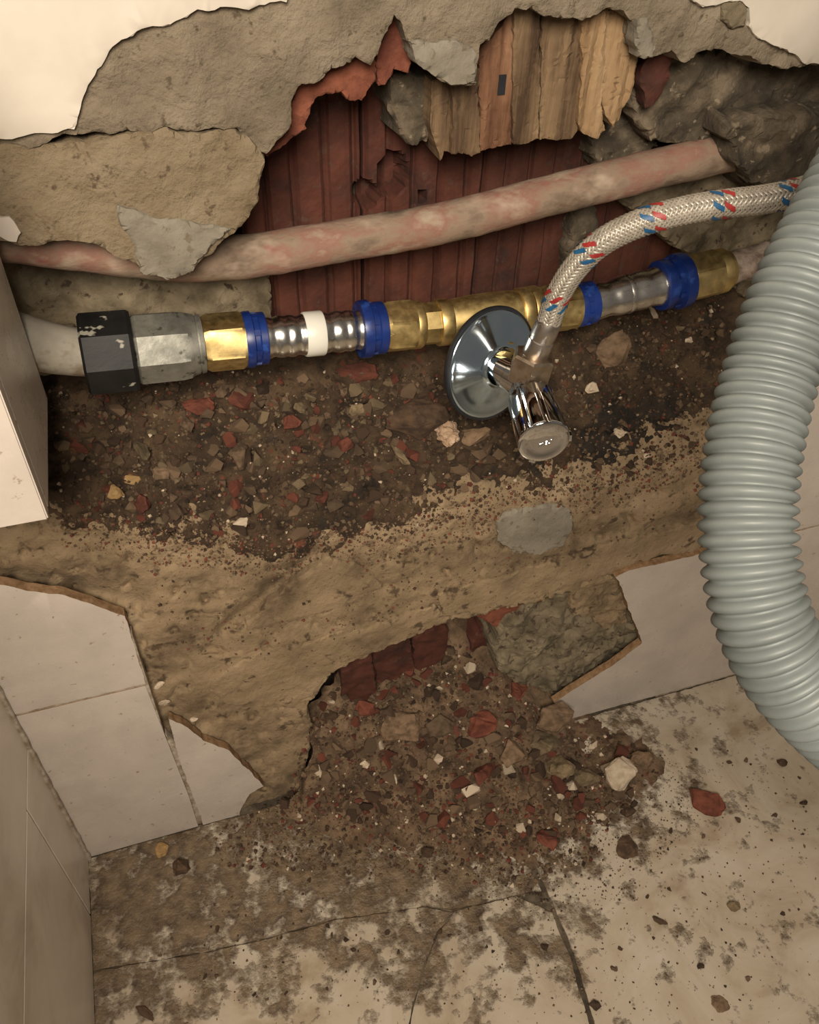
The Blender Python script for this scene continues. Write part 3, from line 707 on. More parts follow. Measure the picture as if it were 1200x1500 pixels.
AXP = [(20, 529), (100, 521), (650, 472), (850, 447), (1150, 374), (1300, 338)]
YP = 20.0
def ax(x):
    for (a, b), (c, d) in zip(AXP, AXP[1:]):
        if x <= c: return onY(x, b + (d - b) * (x - a) / (c - a), YP)
    return onY(*AXP[-1], YP)
def rmm(x, half): return half * pxmm(ax(x))
def seg_l(name, xa, xb, prof, material, parent, **kw):
    """prof: (photo x, half height in photo px)"""
    p0, p1 = ax(xa), ax(xb)
    return lathe(name, p0, p1, [((x - xa) / (xb - xa), rmm(x, hgt)) for x, hgt in prof], material, parent, up=(0, -0.5, 0.87), **kw)

gp = [onY(x, y, Y) for x, y, Y in ((-90, 478, 14), (-20, 488, 15), (30, 499, 17), (80, 511, 19), (135, 518, 20))]
gpath = resample(catmull(gp, 8), 3)
gpo = tube('grey_pipe', gpath, lambda i: 15.8 - 3.2 * (i / len(gpath)), grey_pvc, None, seg=32, rough=0.25)
tag(gpo, 'dusty pale grey pipe running behind the tiled block into the black coupling', 'pipe')

cp = tag(empty('pipe_coupling'), 'black and zinc steel pipe coupling at the left end of the pipe run', 'coupling')
seg_l('black_collar', 122, 197, [(122, 40), (122, 58), (126, 63), (192, 62), (197, 59), (197, 40)], black_m, cp, hexa={1: 8, 2: 8, 3: 8, 4: 8}, rot=0.15, seg=64, smooth_ang=25)
seg_l('steel_body', 190, 298, [(190, 40), (197, 50), (202, 53), (262, 52), (274, 50), (280, 45), (288, 43), (288, 41), (291, 41), (291, 43), (297, 42), (298, 30)], steel_m, cp,
      hexa={1: 8, 2: 8, 3: 8, 4: 8}, rot=0.2, seg=64, smooth_ang=22)

def ring_blue(name, x0, x1, r0, r1, parent, tabs=True, flange_left=True):
    w_ = x1 - x0
    if flange_left: prof = [(x0, r0 * .7), (x0, r1), (x0 + w_ * .12, r1 + 1), (x0 + w_ * .36, r1 + 1), (x0 + w_ * .42, r0), (x0 + w_ * .62, r0), (x0 + w_ * .68, r0 + 2), (x1 - 1, r0 + 2), (x1, r0 + 1), (x1, r0 * .7)]
    else: prof = [(x0, r0 * .7), (x0, r0 + 1), (x0 + 1, r0 + 2), (x0 + w_ * .32, r0 + 2), (x0 + w_ * .38, r0), (x0 + w_ * .58, r0), (x0 + w_ * .64, r1 + 1), (x1 - w_ * .1, r1 + 1), (x1, r1), (x1, r0 * .7)]
    o = seg_l(name, x0, x1, prof, blue_p, parent, seg=48)
    # little inspection windows / clips around the ring
    p0, p1 = ax(x0), ax(x1); d = (p1 - p0).normalized(); u = Vector((0, -0.5, 0.87)); u = (u - d * u.dot(d)).normalized(); v = d.cross(u)
    mid = (x0 + x1) / 2; c = ax(mid); r = rmm(mid, r0)
    for k in range(8):
        a = k * math.pi / 4 + 0.3; nrm = u * math.cos(a) + v * math.sin(a); tg = d.cross(nrm)
        q = c + nrm * r; hw, hl, hh = 1.6, 1.9, 1.0
        vs_ = [q + tg * sx * hw + d * sy * hl + nrm * sz * hh for sx in (-1, 1) for sy in (-1, 1) for sz in (-1, 1)]
        fs = [(0, 1, 3, 2), (4, 6, 7, 5), (0, 4, 5, 1), (2, 3, 7, 6), (0, 2, 6, 4), (1, 5, 7, 3)]
        mesh_obj('clip', vs_, fs, white_p if k == 3 else blue_p, o, smooth=False)
    return o
def sleeve(x0, x1, h0, h1, parent, seed=0):
    n = 46; prof = [(x0, h0 * .8)]
    for i in range(n + 1):
        t = i / n; hh = h0 + (h1 - h0) * t
        dent = 0
        for c, wd, dp in ((0.22, 0.09, 2.3), (0.52, 0.07, 1.2), (0.80, 0.09, 2.3)):
            dent += dp * math.exp(-((t - c) / wd) ** 2)
        prof.append((x0 + (x1 - x0) * t, hh - dent))
    prof.append((x1, h1 * .8))
    return seg_l('crimp_sleeve', x0, x1, prof, sleeve_m, parent, seg=56,
                 rfn=lambda r, a, t: r + 0.28 * noise.noise(Vector((math.cos(a) * 2, math.sin(a) * 2, t * 6 + seed))))
def hexnut(x0, x1, hgt, parent, cham=0.12, tail=None, rot=0.26, material=brass_m, name='hex_nut'):
    w_ = x1 - x0; c = w_ * cham
    prof = [(x0, hgt * .6), (x0, hgt * .90), (x0 + c, hgt), (x1 - c, hgt), (x1, hgt * .90), (x1, hgt * .6)]
    return seg_l(name, x0, x1, prof, material, parent, hexa={2: 6, 3: 6}, rot=rot, seg=72, smooth_ang=24)

pc1 = tag(empty('press_connector'), 'press-fit pipe connector with white centre band between the steel coupling and brass tee', 'pipe fitting', 'press-fit connectors with blue rings')
hexnut(298, 360, 42, pc1, rot=0.1)
ring_blue('blue_ring', 357, 389, 36, 40, pc1, flange_left=True)
sleeve(386, 449, 30.5, 30.5, pc1, 1)
seg_l('white_band', 445, 473, [(445, 26), (445, 31.5), (447, 32.5), (471, 32.5), (473, 31.5), (473, 26)], white_p, pc1, seg=48)
sleeve(470, 533, 30.5, 30, pc1, 5)
ring_blue('blue_ring', 526, 561, 36, 41, pc1, flange_left=True)
hexnut(560, 604, 39, pc1, rot=0.4)
seg_l('threaded_collar', 602, 618, [(602, 30), (602, 34), (604, 35), (613, 35), (616, 33), (618, 28)], brass_m, pc1)

tee = tag(empty('brass_tee'), 'brass tee fitting behind the chrome rosette', 'pipe fitting')
seg_l('wrench_flat', 616, 640, [(616, 26), (616, 30), (617, 31), (638, 31.5), (640, 30)], brass_m, tee, hexa={1: 8, 2: 8, 3: 8, 4: 8}, seg=64, smooth_ang=24)
seg_l('end_ring', 639, 657, [(639, 28), (639, 33), (641, 34), (654, 34), (657, 32), (657, 28)], brass_m, tee)
seg_l('body', 655, 760, [(655, 28), (656, 31), (670, 32.5), (690, 34), (720, 34.5), (745, 33.5), (758, 32), (760, 28)], brass_m, tee, seg=48)
seg_l('end_ring', 757, 772, [(757, 30), (757, 34.5), (759, 35.5), (770, 35.5), (772, 34), (772, 30)], brass_m, tee)
seg_l('end_ring', 773, 788, [(773, 30), (773, 35), (775, 36), (785, 36), (788, 34), (788, 28)], brass_m, tee)

pc2 = tag(empty('press_connector'), 'press-fit pipe connector right of the brass tee, partly under the braided hose', 'pipe fitting', 'press-fit connectors with blue rings')
hexnut(790, 841, 36, pc2, rot=0.3)
ring_blue('blue_ring', 839, 868, 29, 31, pc2, flange_left=True)
sleeve(866, 972, 27, 29, pc2, 9)
seg_l('sleeve_bead', 914, 922, [(914, 24), (915, 28), (918, 29), (921, 28), (922, 24)], sleeve_m, pc2, seg=48)
ring_blue('blue_ring', 964, 1002, 34, 39, pc2, flange_left=False)
hexnut(999, 1046, 36, pc2, rot=0.35)
seg_l('threaded_collar', 1044, 1066, [(1044, 26), (1044, 31), (1047, 32), (1058, 32), (1059, 28), (1066, 27), (1066, 22)], brass_m, pc2)
opath = resample([ax(x) for x in (1062, 1100, 1150, 1220, 1300)], 3)
op = tube('old_pipe', opath, lambda i: 10.5 + min(1.5, i * 0.12), crust_m, None, seg=28, rough=2.0, nf=0.09)
tag(op, 'cement crusted old pipe at the right end, running behind the grey hose', 'pipe')

# ================================================================== VALVE
TC = ax(707)
HUB = onY(742, 549, -16)                     # where the inlet leaves the rosette
VB = onY(770, 562, -30)                      # valve body centre
# stub from the tee to the valve
lathe('outlet', TC, TC.lerp(HUB, 0.8), [(0, 11), (0.5, 11), (0.52, 12.2), (0.8, 12.2), (0.82, 10.5), (1, 10.5)], brass_m, tee)
# rosette: shallow cone tilted on the stub
nv = (CAMX * (0.83 * 0.70) + CAMY * (0.55 * 0.70) - CAMZ * 0.714).normalized()
RC = onY(720, 534, -8)
ro = tag(empty('wall_rosette'), 'round polished chrome rosette with dark rim behind the angle valve', 'rosette')
R_ = 85 * pxmm(RC)
prof = [(-2.2, R_ - 3.0), (-2.4, R_ - 0.6), (-1.6, R_), (0.0, R_ + 0.2), (1.2, R_ - 0.5), (1.5, R_ - 2.2)]
lathe('dark_rim', RC, RC + nv * 1.0, [(t, r) for t, r in prof] , plain_black_m, ro, seg=96, cap=False)  # black ring round the edge of the rosette
dish = [(0.6, R_ - 1.6), (1.6, R_ - 2.0), (2.0, R_ - 3.2)]
for i in range(1, 13):
    t = i / 12; dish.append((2.0 + 5.5 * t ** 1.6, (R_ - 3.2) * (1 - t) + 12.5 * t))
dish += [(8.6, 12.0), (9.2, 11.4), (9.0, 10.8), (2.0, 10.6)]
lathe('dish', RC, RC + nv, dish, rosette_m, ro, seg=96, cap=False, smooth_ang=60)
# angle valve
av = tag(empty('angle_valve'), 'chrome angle valve with ribbed dark reflecting knob in front of the rosette', 'valve')
KE = onY(797, 646, -76); kdir = (KE - VB).normalized()
lathe('inlet', RC + nv * 1.0, VB, [(0, 9.4), (0.5, 9.4), (0.52, 10.2), (1, 10.2)], chrome_m, av)
lathe('body', VB - kdir * 11, VB + kdir * 13, [(0, 5), (0.02, 8), (0.12, 9.6), (0.5, 10.4), (0.86, 9.8), (0.98, 8.6), (1, 8)], chrome_m, av, seg=48, smooth_ang=60)
# serrated serrations: knurled washer at the body
lathe('knurled_ring', VB + kdir * 6.5, VB + kdir * 11, [(0, 9), (0.05, 11.6), (0.95, 11.6), (1, 9)], chrome_m, av, seg=96, rfn=lambda r, a, t: r + (0.45 if int(a * 96 / (2 * math.pi) + .5) % 4 < 2 else 0), smooth_ang=20)
udir = (onY(786, 503, -31) - onY(775, 548, -30)).normalized()
NUTB = VB + udir * 5.0
lathe('outlet_neck', VB, VB + udir * 12, [(0, 8.4), (1, 8.4)], chrome_m, av)
# knob
kb0 = VB + kdir * 12; KL = (KE - kb0).length
kn = lathe('knob', kb0, kb0 + kdir * KL, [(0, 8), (0.01, 13.0), (0.06, 14.0), (0.5, 14.6), (0.95, 15.2), (0.985, 15.0), (1.0, 14.2), (1.0, 4)], chrome_m, av, seg=144,
           rfn=lambda r, a, t: r - (0.9 * max(0.0, math.cos(a * 9)) ** 6 if 0.05 < t < 0.96 and r > 9 else 0), smooth_ang=50)
ke = kb0 + kdir * KL
ku, kv = frame_of(kdir)
# oval end cap facing the viewer, slightly tilted
cn = (kdir * 0.80 - CAMZ * 0.30).normalized()
ea = (CAMX * 0.86 - CAMY * 0.50); ea = (ea - cn * ea.dot(cn)).normalized(); eb = cn.cross(ea)
vs_ = []; fs = []; n = 64
capprof = [(-3.5, 0.90), (-0.3, 1.0), (0.5, 0.99), (1.0, 0.93), (1.15, 0.84), (0.75, 0.70), (0.75, 0.4), (0.78, 0.02)]
for hgt, s in capprof:
    for k in range(n):
        a = 2 * math.pi * k / n
        vs_.append(ke + cn * hgt + ea * (math.cos(a) * 15.2 * s) + eb * (math.sin(a) * 13.6 * s))
for i in range(len(capprof) - 1):
    for k in range(n): fs.append((i * n + k, i * n + (k + 1) % n, (i + 1) * n + (k + 1) % n, (i + 1) * n + k))
fs.append(tuple((len(capprof) - 1) * n + k for k in range(n)))
capo = autosmooth(mesh_obj('end_cap', vs_, fs, chrome_m, kn), 50)
# little tabs around the cap rim and raised lettering on it
for ang, ln in ((2.0, 6.0), (3.95, 4.0), (5.9, 4.0)):
    d = ea * math.cos(ang) * 15.2 + eb * math.sin(ang) * 13.8; dn = d.normalized(); tg = cn.cross(dn)
    q = ke + d * 0.96
    vs_ = [q + dn * a + tg * b + cn * c for a in (-1.0, 1.6) for b in (-ln / 2, ln / 2) for c in (-3.6, 0.4)]
    mesh_obj('tab', vs_, [(0, 1, 3, 2), (4, 6, 7, 5), (0, 4, 5, 1), (2, 3, 7, 6), (0, 2, 6, 4), (1, 5, 7, 3)], chrome_m, kn, smooth=False)
def stroke(c, a, b, wd, mat_, parent, name):
    d = (b - a).normalized(); s = cn.cross(d) * wd
    lo, hi = a, b
    vs_ = [p + s * e + cn * h_ for p in (lo, hi) for e in (-1, 1) for h_ in (0, 0.35)]
    return mesh_obj(name, vs_, [(0, 1, 3, 2), (4, 6, 7, 5), (0, 4, 5, 1), (2, 3, 7, 6), (0, 2, 6, 4), (1, 5, 7, 3)], mat_, parent, smooth=False)
eup = -CAMY; eup = (eup - cn * eup.dot(cn)).normalized(); eri = ea
base = ke + cn * 0.72 - eup * 2.6 - eri * 2.6
GL = [[(0, 0, 0, 2), (0, 2, 1, 2), (1, 2, 1, 0)], [(0, 0, 0, 2), (0, 2, 1, 0), (1, 0, 1, 2)], [(0, 0, 0, 2), (0, 0, 1, 0), (0, 2, 1, 2), (0, 1, 1, 1)], [(0, 0, 0, 2), (0, 0, 1, 0)], [(0, 0, .5, 1), (.5, 1, 1, 0), (0, 2, .5, 1), (.5, 1, 1, 2)]]
for gi, gl in enumerate(GL):
    for (x0, y0, x1_, y1) in gl:
        o_ = base + eri * (gi * 1.75)
        stroke(ke, o_ + eri * x0 * 1.1 + eup * y0 * 1.0, o_ + eri * x1_ * 1.1 + eup * y1 * 1.0, 0.16, chrome_m, kn, 'lettering')

# braided flexible hose
NUTROT = 0.0
bh = tag(empty('braided_hose'), 'braided flexible hose with red and blue flecks rising from the valve', 'hose')
n0 = onY(772, 557, -31); n1 = onY(784, 519, -31)
hd = (n1 - n0).normalized()
lathe('union_nut', n0, n1, [(0, 7), (0.0, 12.2), (0.06, 13.4), (0.92, 13.4), (1.0, 12.0), (1.0, 7)], nickel_m, bh, hexa={1: 6, 2: 6, 3: 6, 4: 6}, seg=72, rot=NUTROT, up=-CAMZ, smooth_ang=22)
f1 = onY(806, 468, -32)
lathe('ferrule', n1 - hd * 1, f1, [(0, 5), (0.0, 7.2), (0.05, 7.9), (0.45, 7.7), (0.47, 7.2), (0.52, 7.2), (0.54, 7.5), (0.95, 7.4), (1.0, 6.9), (1, 5)], ferrule_m, bh, seg=48)
hp = [(804, 472, -32), (819, 430, -35), (846, 388, -40), (886, 352, -46), (940, 326, -52), (1000, 309, -58), (1060, 299, -63), (1120, 292, -68), (1180, 278, -70), (1250, 246, -70), (1330, 190, -66)]
hpath = resample(catmull([onY(x, y, Y) for x, y, Y in hp], 12), 0.8)
RB = 6.9
tube('hose_core', hpath[::3], RB - 0.55, core_m, bh, seg=20)
fr = frames(hpath)
def strands(sign, nst, name, material, parent):
    vs_ = []; fs = []; lead = 2 * math.pi / 34.0
    w_a = 0.17
    for s in range(nst):
        base_a = 2 * math.pi * s / nst; st = len(vs_)
        for i, p in enumerate(hpath):
            a = base_a + sign * lead * i * 0.8
            # over / under by crossing phase
            ph = math.cos(nst * 0.5 * (a * 2 - base_a * 2) * 0.5 + (math.pi if s % 2 else 0) + (0 if sign > 0 else math.pi))
            r = RB + 0.28 * ph
            u, v, t = fr[i]
            for da, dr in ((-w_a, -0.35), (0, 0.22), (w_a, -0.35)):
                aa = a + da; vs_.append(p + (u * math.cos(aa) + v * math.sin(aa)) * (r + dr))
        for i in range(len(hpath) - 1):
            q = st + i * 3
            fs.append((q, q + 1, q + 4, q + 3)); fs.append((q + 1, q + 2, q + 5, q + 4))
    return mesh_obj(name, vs_, fs, material, parent)
strands(1, 14, 'braid', braid_m, bh)
strands(-1, 14, 'braid', braid_m, bh)
flp = {'red': [], 'blue': []}
def fleck(i0, a0, key):
    vs_ = []; fs = []
    n = 5
    for k in range(n + 1):
        i = min(len(hpath) - 1, int(i0 + k * 1.4)); a = a0 + 0.11 * k
        u, v, t = fr[i]
        for da in (-0.19, 0, 0.19): vs_.append(hpath[i] + (u * math.cos(a + da) + v * math.sin(a + da)) * (RB + 0.62 - (0.1 if da else 0)))
    for k in range(n): 
        q = k * 3; fs += [(q, q + 1, q + 4, q + 3), (q + 1, q + 2, q + 5, q + 4)]
    flp[key].append((vs_, fs))
for rj in range(9):
    ic = int(14 + rj * 42)
    if ic + 14 > len(hpath): break
    for k in range(6):
        a = 2 * math.pi * k / 6 + rj * 0.35
        fleck(ic, a, 'blue'); fleck(ic + 7, a + 0.12, 'red')
for key, mm in (('red', red_t), ('blue', blue_t)):
    for vs_, fs in flp[key]: mesh_obj(key + '_fleck', vs_, fs, mm, bh)

# grey corrugated drain hose
DH = [(1420, -60, 300), (1330, 120, 298), (1240, 290, 297), (1170, 430, 296), (1125, 560, 297), (1100, 680, 294), (1096, 790, 292), (1112, 890, 292), (1150, 975, 294), (1210, 1045, 298), (1300, 1125, 310), (1420, 1230, 340), (1600, 1400, 420), (1800, 1600, 520)]
dpath = resample(catmull([atD(*p) for p in DH], 14), 0.62)
pitch = 5.15
def dr(i):
    ph = (i * 0.62 / pitch) % 1.0
    s = 0.5 + 0.5 * math.cos(2 * math.pi * ph)
    return 13.6 + 3.6 * (s ** 0.36)
dh = tube('drain_hose', dpath, dr, hose_m, None, seg=40)
tag(dh, 'thick grey corrugated plastic drain hose hanging in the right foreground', 'hose')

# ================================================================== STONES
def hull(seed, npts=14, sub=0, flat=1.0, rough=0.0):
    r = random.Random(seed); bm = bmesh.new()
    for _ in range(npts):
        d = Vector((r.gauss(0, 1), r.gauss(0, 1), r.gauss(0, 1))).normalized() * r.uniform(0.8, 1.0)
        bm.verts.new((d.x, d.y * 0.85, d.z * 0.7 * flat))
    res = bmesh.ops.convex_hull(bm, input=bm.verts[:])
    bmesh.ops.delete(bm, geom=list({g for g in res['geom_interior'] + res['geom_unused'] if isinstance(g, bmesh.types.BMVert)}), context='VERTS')
    if sub:
        bmesh.ops.bevel(bm, geom=bm.edges[:], offset=0.05, segments=1, affect='EDGES', clamp_overlap=True)
        bmesh.ops.triangulate(bm, faces=bm.faces[:])
        bmesh.ops.subdivide_edges(bm, edges=bm.edges[:], cuts=sub, use_grid_fill=True)
        bm.normal_update()
        for v in bm.verts: v.co += v.normal * noise.fractal(v.co * 2.6 + Vector((seed, 0, 0)), 0.9, 2.0, 4) * rough
    bmesh.ops.recalc_face_normals(bm, faces=bm.faces)
    return bm
def bvh_of(o):
    me = o.data; mw = o.matrix_world
    return BVHTree.FromPolygons([v.co / K for v in me.vertices], [tuple(p.vertices) for p in me.polygons])
B_soil, B_heap, B_bed = bvh_of(soil), bvh_of(heap), bvh_of(bed)
def hit(px, py):
    """first soil / heap / mortar / floor point on the sight line through a photo pixel"""
    r = ray(px, py).normalized(); best = None
    for b in (B_soil, B_heap, B_bed):
        h_ = b.ray_cast(CPOS, r)
        if h_[0] is not None and (best is None or h_[3] < best[2]): best = (h_[0], h_[1], h_[3])
    t = -CPOS.z / r.z
    if best is None or t < best[2]: best = (CPOS + r * t, Vector((0, 0, 1)), t)
    nrm = best[1] if best[1].dot(r) < 0 else -best[1]
    return best[0], nrm
# single, recognisable pieces
def stone(name, px, py, rpx, material, label, cat='stone', seed=0, asp=1.0, flat=1.0, rough=0.10, rot=0.0, sub=2, npts=14, sink=0.25, group=None):
    p, nrm = hit(px, py + rpx * 0.35)
    r = rpx * pxmm(p)
    bm = hull(seed + 100, npts, sub, flat, rough)
    for v in bm.verts: v.co *= K * r
    me = bpy.data.meshes.new(name); bm.to_mesh(me); bm.free(); me.materials.append(material)
    o = link(bpy.data.objects.new(name, me))
    z = nrm; x = (CAMX * math.cos(rot) - CAMY * math.sin(rot)); x = (x - z * x.dot(z)).normalized(); y = z.cross(x)
    R3 = Matrix((x, y, z)).transposed().to_4x4()
    o.matrix_world = Matrix.Translation((p + nrm * r * (0.7 * flat - sink)) * K) @ R3 @ Matrix.Diagonal((asp, 1, 1, 1))
    return tag(o, label, cat, group)
ST = [
 ('pebble', 650, 630, 23, st_pink, 'rough round pinkish pebble on the soil left below the chrome rosette', dict(rough=0.22, npts=30)),
 ('cream_chip', 865, 563, 13, st_pale, 'small cream chip on dark soil right of the valve nut', {}),
 ('mortar_crumb', 907, 625, 11, st_pale, 'pale knobbly crumb on black soil right of the chrome knob', dict(rough=0.3, npts=24)),
 ('mortar_crumb', 946, 667, 6, st_pale, 'tiny pale crumb low on black soil near the grey hose', {}),
 ('brick_shard', 290, 588, 22, st_red, 'orange red brick shard under the left brass nut', dict(asp=1.3, flat=.7)),
 ('grey_stone', 270, 616, 17, st_grey, 'pointed grey stone just below the orange brick shard', {}),
 ('grey_stone', 327, 572, 15, st_grey, 'upright grey stone touching the soil under the first blue ring', dict(rot=1.2, asp=1.3)),
 ('brick_shard', 352, 580, 20, st_red, 'dark red brick shard beside the upright grey stone', dict(asp=1.3)),
 ('brick_chip', 466, 720, 16, st_red, 'bright red brick chip low in the middle of the ledge', dict(asp=1.3, rot=0.5)),
 ('ochre_stone', 166, 715, 16, st_ochre, 'ochre yellow stone low on the left of the ledge', {}),
 ('grey_stone', 240, 687, 18, st_grey, 'large grey stone right above the dark red shard on the ledge', {}),
 ('brick_shard', 205, 728, 18, st_red, 'dark red brick shard right of the ochre stone', dict(rot=1.3)),
 ('orange_chip', 193, 697, 12, st_ochre, 'orange flat chip above the ochre stone', dict(asp=1.4, flat=.6)),
 ('olive_stone', 203, 660, 17, st_olive, 'olive grey upright stone on the left of the ledge', dict(rot=1.4, asp=1.25)),
 ('mortar_lump', 350, 655, 30, st_grey, 'broad grey mortar lump in the middle of the ledge', dict(asp=1.2, flat=.6)),
 ('tan_stone', 520, 592, 15, st_olive, 'tan stone below the second blue ring', {}),
 ('olive_stone', 437, 597, 13, st_olive, 'olive stone below the white banded connector', {}),
 ('tan_stone', 585, 660, 17, st_olive, 'long tan stone left of the pinkish pebble', dict(rot=-0.8, asp=1.5)),
 ('brick_chip', 562, 643, 11, st_red, 'small red brick chip left of the long tan stone', dict(rot=.5)),
 ('brick_shard', 500, 640, 19, st_red, 'dull red brick piece in the middle of the soil ledge', {}),
 ('brick_shard', 430, 615, 17, st_red, 'red brown brick piece below the olive stone on the ledge', dict(rot=.6)),
 ('brick_strip', 520, 537, 26, st_red, 'long dark red brick strip under the second blue ring', dict(asp=1.7, flat=.35, rot=.1)),
 ('flat_stone', 700, 628, 28, st_grey, 'flat brown grey stone directly below the chrome rosette', dict(asp=1.2, flat=.6)),
 ('dark_block', 606, 596, 50, st_dark, 'dark flat block left of the chrome rosette', dict(asp=1.15, flat=.55, rough=.06)),
 ('mortar_lump', 903, 497, 38, st_grey, 'brown mortar lump under the right steel sleeve', dict(asp=1.2, flat=.6, rot=.5)),
 ('pale_chip', 955, 452, 14, st_pale, 'pale flat chip touching the right steel sleeve from below', dict(asp=1.5, flat=.5, rot=.15)),
 ('tan_crumb', 994, 475, 9, st_olive, 'tan crumb in the soil below the right blue ring', {}),
 ('tan_crumb', 1008, 494, 8, st_pale, 'small pale crumb below the tan crumb near the right nut', {}),
 ('white_crumb', 1040, 456, 6, st_pale, 'tiny pale crumb in the soil below the right brass nut', {}),
 ('pale_sliver', 352, 760, 12, st_pale, 'pale grey sliver at the lower edge of the soil ledge', dict(asp=1.5, rot=1.0)),
 # lower heap and floor
 ('dark_stone', 806, 1044, 34, st_grey, 'dark grey stone wedged against the bitten corner of the right tile', dict(asp=1.25)),
 ('olive_stone', 796, 1081, 25, st_olive, 'olive stone, upper of the two beside each other on the heap', dict(asp=1.2)),
 ('olive_stone', 815, 1107, 30, st_olive, 'larger blocky olive stone touching the upper olive stone', {}),
 ('tan_stone', 750, 1102, 28, st_grey, 'tall grey tan stone left of the two olive stones', dict(rot=1.2)),
 ('pale_block', 898, 1130, 36, st_pale, 'pale cream angular block lying on the floor by the heap', dict(npts=10, asp=1.1)),
 ('tan_stone', 858, 1136, 24, st_olive, 'tan stone leaning on the left of the pale cream block', {}),
 ('brown_lump', 940, 1108, 26, st_grey, 'grey brown lump right of the pale cream block', dict(rot=1.0)),
 ('brick_shard', 1036, 1169, 28, st_red, 'red brick shard lying alone on the marble floor', dict(asp=1.15, rot=-0.5, flat=.7)),
 ('brick_shard', 756, 1008, 21, brick_o, 'bright orange brick piece at the right of the lower hole', dict(rot=1.2)),
 ('brick_slab', 700, 1054, 36, st_red, 'flat orange red brick slab low in the lower hole', dict(asp=1.3, flat=.5)),
 ('brick_shard', 703, 1130, 25, st_red, 'dark red brick shard at the foot of the heap', dict(rot=.5)),
 ('brick_shard', 796, 1226, 22, st_red, 'muddy dark red brick shard beside the floor joint', {}),
 ('brown_stone', 918, 1236, 22, st_dark, 'brown stone lying on the floor below the pale block', dict(rot=1.3, flat=.6)),
 ('brown_stone', 922, 1187, 14, st_dark, 'small dark stone between the pale block and the brown stone', {}),
 ('tan_pebble', 1073, 1325, 12, st_olive, 'small tan pebble on the clean marble at right', {}),
 ('tan_pebble', 1055, 1464, 17, st_grey, 'flat tan pebble near the bottom right of the floor', dict(flat=.4)),
 ('dark_crumb', 871, 1470, 10, st_dark, 'dark crumb beside the lower end of the floor joint', {}),
 ('dark_crumb', 1026, 1414, 7, st_dark, 'black crumb on the clean floor above the flat tan pebble', {}),
 ('dark_crumb', 1146, 1337, 5, st_dark, 'black crumb on the floor farthest to the right', {}),
 ('dark_crumb', 1176, 1174, 7, st_dark, 'dark crumb on the floor near the lower bend of the grey hose', {}),
 ('brown_crumb', 1145, 1116, 9, st_dark, 'brown crumb on the floor beside the lower bend of the grey hose', {}),
 ('brown_crumb', 799, 1386, 9, st_dark, 'reddish brown crumb close left of the floor joint', {}),
 ('dark_splinter', 966, 1348, 7, st_dark, 'dark elongated splinter on the floor in the middle right', dict(asp=1.8, rot=-.6)),
 ('ochre_chip', 237, 1242, 14, st_ochre, 'ochre chip at the foot of the left wall tiles', dict(rot=1.3)),
 ('blue_grey_chip', 264, 1268, 17, st_dark, 'dark blue grey chip below the ochre chip', {}),
 ('mortar_lump', 585, 1048, 40, st_grey, 'grey mortar lump left in the lower hole', dict(flat=.6)),
 ('mortar_lump', 645, 1060, 24, st_grey, 'grey brown lump between the brick slab and the left mortar lump', {}),
 ('brick_shard', 532, 1030, 18, st_red, 'red brown brick piece at the left of the lower hole', {}),
 ('white_chip', 575, 1138, 11, st_pale, 'whitish chip in the mud at the left of the heap', dict(asp=1.5, flat=.5)),
 ('white_chip', 533, 1115, 9, st_pale, 'small whitish chip higher on the left of the heap', {}),
 ('dark_stone', 625, 1247, 14, st_dark, 'dark greenish stone at the front of the mud', dict(rot=1.0)),
 ('brown_crumb', 1080, 1200, 6, st_dark, 'small brown crumb right of the lone red shard', {}),
 ('dark_twig', 213, 1480, 9, st_dark, 'dark splinter on the floor near the left wall', dict(asp=2.4, rot=-.7, flat=.5)),
]
for i, (nm, x, y, r, mm, lb, kw) in enumerate(ST):
    stone(nm, x, y, r, mm, lb, 'stone', seed=i * 3 + 1, **kw)
# pale tile chip stuck on the plaster at the left edge
chp = wall_slab('tile_chip', [(-8, 316), (14, 318), (24, 330), (32, 342), (24, 355), (8, 350), (-8, 344)], 0.6, 5, tile_m, None, sp=5, step=1.5, jag=1.2, rough=0.4, seed=61)
tag(chp, 'small cream tile chip stuck to the plaster at the left edge', 'tile chip')
# white chips of plaster beside the broken left tiles
for i, (x, y, r) in enumerate(((233, 998, 11), (240, 1022, 11), (284, 1048, 8))):
    p = onY(x, y, 3)
    o = stone('plaster_chip', x, y, r, st_pale, ('upper', 'middle', 'lower')[i] + ' of three whitish plaster chips on the mortar beside the broken left tiles', 'stone', seed=300 + i, flat=.6)

# crumbs: shared meshes, one object each
hulls = []
for s in range(8):
    bm = hull(500 + s, 11); me = bpy.data.meshes.new('crumb'); bm.to_mesh(me); bm.free(); hulls.append(me)
crumb_meshes = {}
def crumb(name, px, py, rpx, material, label, group):
    p, nrm = hit(px, py); r = rpx * pxmm(p)
    k = rnd.randrange(8); key = (k, material.name)
    if key not in crumb_meshes:
        me = hulls[k].copy(); me.materials.clear(); me.materials.append(material); crumb_meshes[key] = me
    o = link(bpy.data.objects.new(name, crumb_meshes[key]))
    R3 = Matrix.Rotation(rnd.uniform(0, 6.28), 4, Vector((rnd.gauss(0, 1), rnd.gauss(0, 1), rnd.gauss(0, 1))).normalized())
    o.matrix_world = Matrix.Translation((p + nrm * r * 0.3) * K) @ R3 @ Matrix.Scale(r * K, 4)
    return tag(o, label, 'stone', group)
LEDGE = [(80, 580), (300, 560), (560, 545), (660, 560), (680, 620), (740, 625), (760, 690), (700, 720), (560, 750), (420, 790), (260, 770), (100, 745)]
LEDGE_R = [(840, 500), (960, 470), (1050, 450), (1060, 480), (1040, 560), (1010, 660), (900, 700), (840, 690), (850, 600)]
